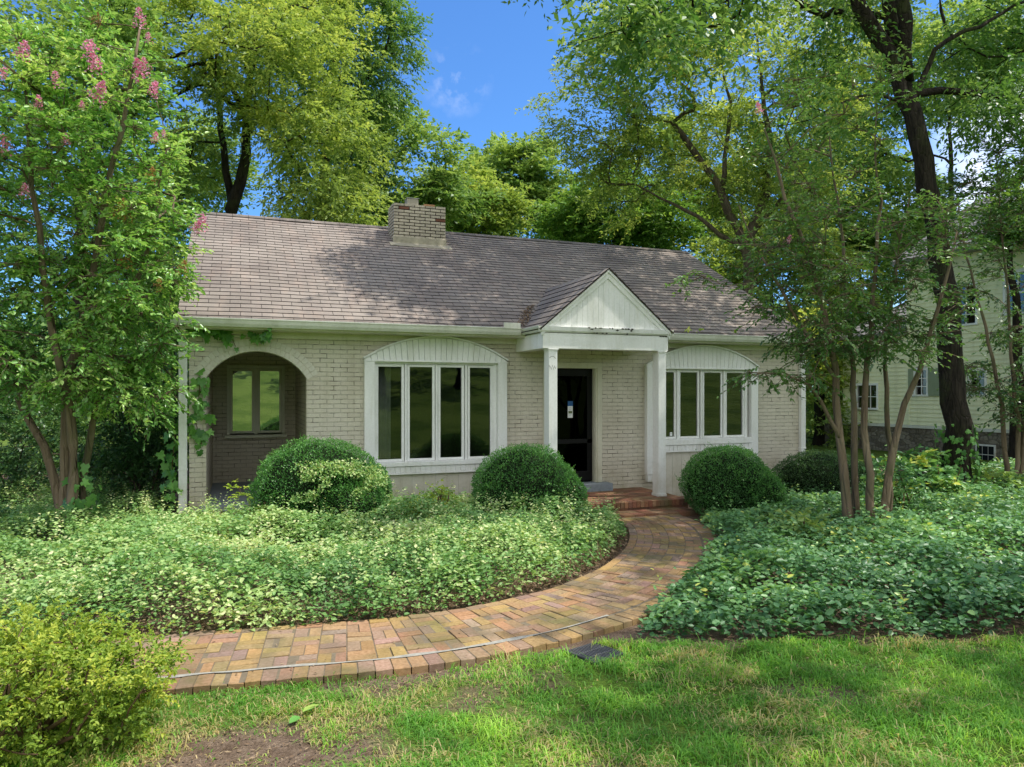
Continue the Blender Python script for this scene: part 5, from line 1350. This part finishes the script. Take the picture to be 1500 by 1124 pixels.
# ================================================================ the yellow house next door (its side wall faces the cottage)
NX = 20.5
NH = thing('neighbour_house', (24., 2., -.3), 'pale yellow-green clapboard two storey house on a stone base at the right', 'house')
M['clap'] = m_paint('clapboard_paint', (.88, .89, .60), .5, (.42, .46, .22), .4)
M['shutter'] = m_paint('green_shutter', (.30, .36, .24), .5, (.2, .25, .15), .4)
M['nroof'] = m_plain('grey_slate', (.25, .235, .235), .55, .4, 0, 14, .4)
def m_stone(name):
    m, n, l = newmat(name); u = mapping(n, l, uvs(n), (1, 1.7, 1))
    vo = n.new('ShaderNodeTexVoronoi'); vo.inputs['Scale'].default_value = 4.2; l.new(u, vo.inputs['Vector'])
    ve = n.new('ShaderNodeTexVoronoi'); ve.feature = 'DISTANCE_TO_EDGE'; ve.inputs['Scale'].default_value = 4.2; l.new(u, ve.inputs['Vector'])
    r = ramp(n, [(0, (.13, .11, .085)), (.5, (.24, .21, .165)), (1, (.34, .31, .25))]); l.new(vo.outputs['Color'], r.inputs[0])
    g = geo(n); f = noise(n, l, 12, 5, g)
    c = mixc(n, l, r.outputs[0], (.6, .6, .55), maprange(n, l, f, .4, .7), 'MULTIPLY')
    e = maprange(n, l, ve.outputs['Distance'], .0, .05)
    c = mixc(n, l, (.12, .11, .09), c, e)
    out(n, l, pbsdf(n, l, c, .9, .2, bump(n, l, math_(n, l, 'ADD', e, f), .8, .03))); return m
M['stone'] = m_stone('rubble_stone')
def clap(y0, y1, z0, z1, holes=()):
    b = MB(); z = z0; e = .135
    while z < z1 - .01:
        zt = min(z + e, z1)
        cuts = [(y0, y1)]
        for (a, b_, c, d_) in holes:
            if zt > c and z < d_:
                nc = []
                for p, q in cuts:
                    if b_ <= p or a >= q: nc.append((p, q)); continue
                    if a > p: nc.append((p, a))
                    if b_ < q: nc.append((b_, q))
                cuts = nc
        for p, q in cuts:
            b.face([(NX - .030, q, z), (NX - .030, p, z), (NX, p, zt), (NX, q, zt)]); b.face([(NX, q, z), (NX, p, z), (NX - .030, p, z), (NX - .030, q, z)])
        z = zt
    return b
nw = [(3.30, 4.25, 3.93, 5.06), (1.40, 2.40, 4.12, 5.24), (4.93, 5.32, 1.79, 2.57), (3.02, 3.47, 1.80, 2.50), (6.85, 7.68, 1.32, 2.1)]
cb_ = clap(-4.0, 5.6, .80, 6.12, nw); cw = clap(5.6, 8.25, .80, 3.80, nw)
cw.F = [tuple(i + len(cb_.V) for i in f) for f in cw.F]; cb_.V += cw.V; cb_.F += cw.F; cb_.col += cw.col
cb_.build('wall', M['clap'], NH)
sb = MB(); sb.box(NX + .005, NX + 7, -4, 5.6, -.6, .70); sb.box(NX + .005, NX + 7, 5.6, 8.25, -.6, .70); sb.box(NX - .1, NX + .5, 8.9, 9.35, -.6, .75)
sb.build('stone_base', M['stone'], NH)
MB().box(NX - .05, NX + .1, -4, 8.3, .70, .795).build('sill_band', M['gutter'], NH)
bk = MB(); bk.box(NX + .06, NX + 7, -4, 5.58, .8, 6.1); bk.box(NX + .06, NX + 6, 5.62, 8.2, .8, 3.8)
bk.build('house_core', M['clap'], NH)
for y, z1 in ((5.55, 6.12), (8.2, 3.8)): MB().box(NX - .03, NX + .1, y, y + .12, .80, z1).build('corner_board', M['clap'], NH)
rfn = MB()
rfn.prism([(NX - .40, 6.05), (NX - .40, 6.17), (NX + 3.6, 8.6), (NX + 7.4, 6.17), (NX + 7.4, 6.05)], -4.4, 5.95)
rfn.build('roof', M['nroof'], NH)
wr_ = MB(); k = 9
for i_ in range(k):
    x0 = NX - .35 + 3.9 * i_ / k; x1 = NX - .35 + 3.9 * (i_ + 1) / k; z0 = 3.83 + 1.6 * i_ / k; z1 = 3.83 + 1.6 * (i_ + 1) / k
    y = 5.66
    while y < 8.5:
        y2 = min(y + .42, 8.5); dz = random.uniform(0, .012)
        wr_.face([(x0, y2 - .008, z0 + .022 + dz), (x0, y + .008, z0 + .022 + dz), (x1, y + .008, z1 + .004), (x1, y2 - .008, z1 + .004)]); wr_.face([(x0, y + .008, z0 - .01), (x0, y2 - .008, z0 - .01), (x0, y2 - .008, z0 + .022 + dz), (x0, y + .008, z0 + .022 + dz)]); y += .42
wr_.prism([(NX - .36, 3.74), (NX - .36, 3.815), (NX + 3.55, 5.41), (NX + 7.3, 3.815), (NX + 7.3, 3.74)], 5.64, 8.5)
wr_.build('wing_roof', M['nroof'], NH)
def nwin(y0, y1, z0, z1, cols, rows, split=True):
    f = MB(); X = NX - .045
    f.box(X, NX + .05, y0 - .07, y0, z0 - .06, z1 + .08); f.box(X, NX + .05, y1, y1 + .07, z0 - .06, z1 + .08); f.box(X, NX + .05, y0, y1, z1, z1 + .08); f.box(X - .03, NX + .05, y0 - .09, y1 + .09, z0 - .06, z0)
    w_ = f.build('window', M['trim'], NH)
    m_ = MB()
    for c_ in range(1, cols): yy = y0 + (y1 - y0) * c_ / cols; m_.box(NX - .012, NX + .012, yy - .012, yy + .012, z0, z1)
    for r_ in range(1, rows): zz = z0 + (z1 - z0) * r_ / rows; t_ = .03 if (split and r_ == rows // 2) else .012; m_.box(NX - .014, NX + .014, y0, y1, zz - t_, zz + t_)
    m_.build('muntins', M['trim'], w_)
    p = MB(); p.face([(NX + .02, y1, z0), (NX + .02, y0, z0), (NX + .02, y0, z1), (NX + .02, y1, z1)]); p.build('pane', M['glass'], w_)
    q = MB(); q.face([(NX + .05, y1, z0), (NX + .05, y0, z0), (NX + .05, y0, z1), (NX + .05, y1, z1)]); q.build('window_back', M['dark'], w_)
nwin(3.30, 4.25, 3.93, 5.06, 3, 4); nwin(1.40, 2.40, 4.12, 5.24, 3, 4); nwin(4.93, 5.32, 1.79, 2.57, 2, 3, False); nwin(3.02, 3.47, 1.80, 2.50, 2, 3, False); nwin(6.85, 7.68, 1.32, 2.1, 3, 2, False)
bwn = MB(); bwn.box(NX - .03, NX + .02, 2.70, 3.30, -.27, .33); bwin = bwn.build('window', M['trim'], NH)
bp = MB()
for c_ in range(3):
    for r_ in range(2): bp.box(NX - .034, NX - .031, 2.745 + c_ * .175, 2.905 + c_ * .175, -.22 + r_ * .26, .02 + r_ * .26)
bp.build('pane', M['black'], bwin)
for y0, y1 in ((4.41, 4.86), (5.39, 5.58)):
    sh = MB(); sh.box(NX - .06, NX - .02, y0, y1, 1.74, 2.63)
    for k in range(14): sh.box(NX - .068, NX - .06, y0 + .05, y1 - .05, 1.80 + k * .057, 1.835 + k * .057)
    sh.build('shutter', M['shutter'], NH)
ndp = MB(); ndp.box(NX - .10, NX - .03, 1.0, 1.08, .0, 6.0); ndp.build('downspout', M['clap'], NH)

# dark tub among the plants
p = at(1337, 722, 14.3); tb = thing('planter_tub', (p[0], p[1], -.13), 'dark round planter tub among plants left of the big trunk', 'planter')
def lathe(prof, n_=28):
    V = []; Q = []; k = len(prof)
    for i_ in range(n_):
        a = 2 * pi * i_ / n_
        for r, z in prof: V.append((r * cos(a), r * sin(a), z))
    for i_ in range(n_):
        for j_ in range(k - 1):
            a, b = i_ * k + j_, ((i_ + 1) % n_) * k + j_
            Q.append((a, b, b + 1, a + 1))
    return np.array(V), np.array(Q)
V, Q = lathe([(.22, .0), (.27, .34), (.285, .36), (.295, .36), (.295, .42), (.27, .42), (.26, .37), (.0, .36)])
mk('tub_body', V + OFF[tb.name], Q, None, M['drain'], tb, smooth=True)
V, Q = lathe([(.255, .365), (.10, .385), (.0, .39)]); mk('potting_soil', V + OFF[tb.name], Q, None, M['bed'], tb)

# ================================================================ ivy
IV = np.array([[0, 0], [.22, -.16], [.46, .10], [.30, .32], [.42, .62], [.20, .60], [0, 1.0], [-.20, .60], [-.42, .62], [-.30, .32], [-.46, .10], [-.22, -.16]])
def ivy(name, label, P, N, size, mat, seed, stems=None, group=None, tint0=.5):
    R = np.random.default_rng(seed); n = len(P)
    N = nrm(N + R.normal(size=(n, 3)) * .35); dn = np.array([0, 0, -1.]) + R.normal(size=(n, 3)) * .55
    D = nrm(dn - N * (dn * N).sum(1, keepdims=True)); S = np.cross(D, N)
    s = size * R.uniform(.55, 1.2, n)
    pts = P[:, None] + (S[:, None] * IV[None, :, :1] + D[:, None] * IV[None, :, 1:2] + N[:, None] * (.12 * np.abs(IV[None, :, :1]) + .05)) * s[:, None, None]
    c = P + D * (.3 * s)[:, None] + N * .02
    V = np.concatenate([pts, c[:, None]], 1).reshape(-1, 3); b = np.arange(n)[:, None] * 13
    T = np.concatenate([b + np.array([[k, (k + 1) % 12, 12]]) for k in range(12)], 1).reshape(-1, 3)
    t = np.repeat(np.clip(tint0 + R.normal(size=n) * .25, 0, 1), 12)
    root = thing(name, tuple(P[P[:, 2].argmin()]), label, 'vine', group)
    mk('leaves', V, None, T, mat, root, tint=t)
    if stems:
        V, Q = tubes(stems, 5); mk('stem', V, Q, None, M['stem'], root)
def along(path, n, sp, R):
    q = resample(path, .02); i_ = R.integers(0, len(q), n); return q[i_] + R.normal(size=(n, 3)) * np.array(sp)
def wpt(u, v, y):      # a point on the plane Y = y
    x = (u - 750) / FPX; k = (y + CAMD) / (_c - x * _s); return at(u, v, k * 1.0)
R = np.random.default_rng(140)
pa = [wpt(262, 470, -.15), wpt(282, 484, -.12), wpt(306, 487, -.1), wpt(330, 489, -.1), wpt(342, 500, -.1), wpt(345, 508, -.1)]
pb = [wpt(330, 489, -.1), wpt(360, 492, -.1), wpt(382, 494, -.12), wpt(396, 484, -.45)]
P = np.concatenate([along(pa, 46, (.04, .03, .035), R), along(pb, 26, (.03, .03, .03), R)])
ivy('ivy_vine', 'ivy trailing under the gutter above the porch arch', P, np.tile([[0, -1., .25]], (len(P), 1)), .13, M['lf_ivy'], 141, [(resample(pa, .1), np.full(len(resample(pa, .1)), .006)), (resample(pb, .1), np.full(len(resample(pb, .1)), .005))], 'ivy on the porch corner')
pc = [wpt(296, 652, -.03), wpt(287, 615, -.03), wpt(291, 585, -.03), wpt(293, 550, -.03)]; pd = [wpt(291, 610, -.03), wpt(312, 608, -.04)]
P = np.concatenate([along(pc, 36, (.07, .015, .07), R), along(pd, 9, (.04, .02, .03), R)])
ivy('ivy_vine', 'ivy patch climbing the brick pier left of the arch opening', P, np.tile([[0, -1., .15]], (len(P), 1)), .15, M['lf_ivy'], 142, [(resample(pc, .1), np.full(len(resample(pc, .1)), .006))], 'ivy on the porch corner')
pe = [wpt(258, 748, .0), wpt(252, 690, .02), wpt(256, 630, .02), wpt(250, 580, .05), wpt(255, 520, .0)]
P = along(pe, 75, (.07, .06, .06), R)
ivy('ivy_vine', 'ivy hanging beside the left downspout of the cottage', P, np.tile([[-.5, -1., .2]], (len(P), 1)), .15, M['lf_ivy'], 143, [(resample(pe, .1), np.full(len(resample(pe, .1)), .007))], 'ivy on the porch corner')
def trunk_ivy(label, base, axis_top, r, h, n, size, seed, bias):
    R = np.random.default_rng(seed); z = R.random(n) ** 1.3 * h; a = R.random(n) * 2 * pi
    k = R.random(n) < .35 + .65 * (1 - z / h); z, a = z[k], a[k]; n = len(z)
    f = (z / np.linalg.norm(axis_top - base))[:, None]
    c = base + (axis_top - base) * f; rr_ = r * (1.3 - .3 * np.clip(z / .8, 0, 1)) + .02
    N = np.stack([np.cos(a), np.sin(a), np.zeros(n) + .15], 1); P = c + np.stack([np.cos(a) * rr_, np.sin(a) * rr_, np.zeros(n)], 1)
    ivy('ivy_vine', label, P, N, size, M['lf_ivy'], seed, None, 'ivy on tree trunks', .35)
trunk_ivy('dark ivy clinging to the foot of the big dark trunk', Db, at(1399, 620, 13.46), .31, 1.5, 620, .10, 151, 0)
trunk_ivy('big leaved ivy round the foot of the left crape myrtle', gz(at(112, 795, 9.3)), at(128, 680, 9.5), .15, 1.15, 170, .14, 152, 0)
# seedlings sprouting from the gutter
for k, (u, v, lb) in enumerate([(1008, 484, 'bright seedling sprouting from the right gutter next to the gable'), (1026, 484, 'pale small seedling in the right gutter'), (1077, 487, 'flat green seedling farther along the right gutter')]):
    R = np.random.default_rng(160 + k); c_ = wpt(u, v, -.5); n_ = 12
    root = thing('seedling', tuple(c_ - np.array([0, 0, .03])), lb, 'seedling', 'seedlings growing in the gutter')
    D = nrm(R.normal(size=(n_, 3)) + np.array([0, 0, .5]))
    leaf_obj('leaves', c_ + R.normal(size=(n_, 3)) * np.array([.03, .015, .012]), D, nrm(R.normal(size=(n_, 3)) * .5 + np.array([0, -.3, 1])), .06, .035, R.uniform(.4, 1, n_) * (1 if k == 0 else .7), M['ylf'] if k == 0 else M['lf_spirea'], root, 'h')
    V, Q = tubes([(np.array([c_ - [0, 0, .05], c_ - [0, 0, .02], c_]), np.array([.004, .003, .002]))], 6); mk('stem', V, Q, None, M['stem'], root)
# leaf debris caught in the roof valley
R = np.random.default_rng(170); n_ = 170
tq = R.random(n_); xx = 4.50 + tq * .5 + R.normal(size=n_) * .05; zz_ = 2.98 + tq * .45; yy = EY + (zz_ - EZ) / ((RZ - EZ) / (RY - EY))
a2 = R.random(n_) * 2 * pi
lv, lq = leaves(np.stack([xx, yy - .01, zz_ + .02 + R.random(n_) * .04], 1), np.stack([np.cos(a2), np.sin(a2) * .7, R.normal(size=n_) * .3 + np.sin(a2) * .4], 1), nrm(np.stack([R.normal(size=n_) * .4, -.5 + R.normal(size=n_) * .3, np.ones(n_)], 1)), R.uniform(.04, .09, n_), R.uniform(.008, .03, n_))
tag(mk('leaf_debris', lv, lq, None, M['litter'], None, tint=R.random(n_) * .8), 'brown leaf debris caught in the valley of the entry gable roof', 'leaf debris', kind='stuff')
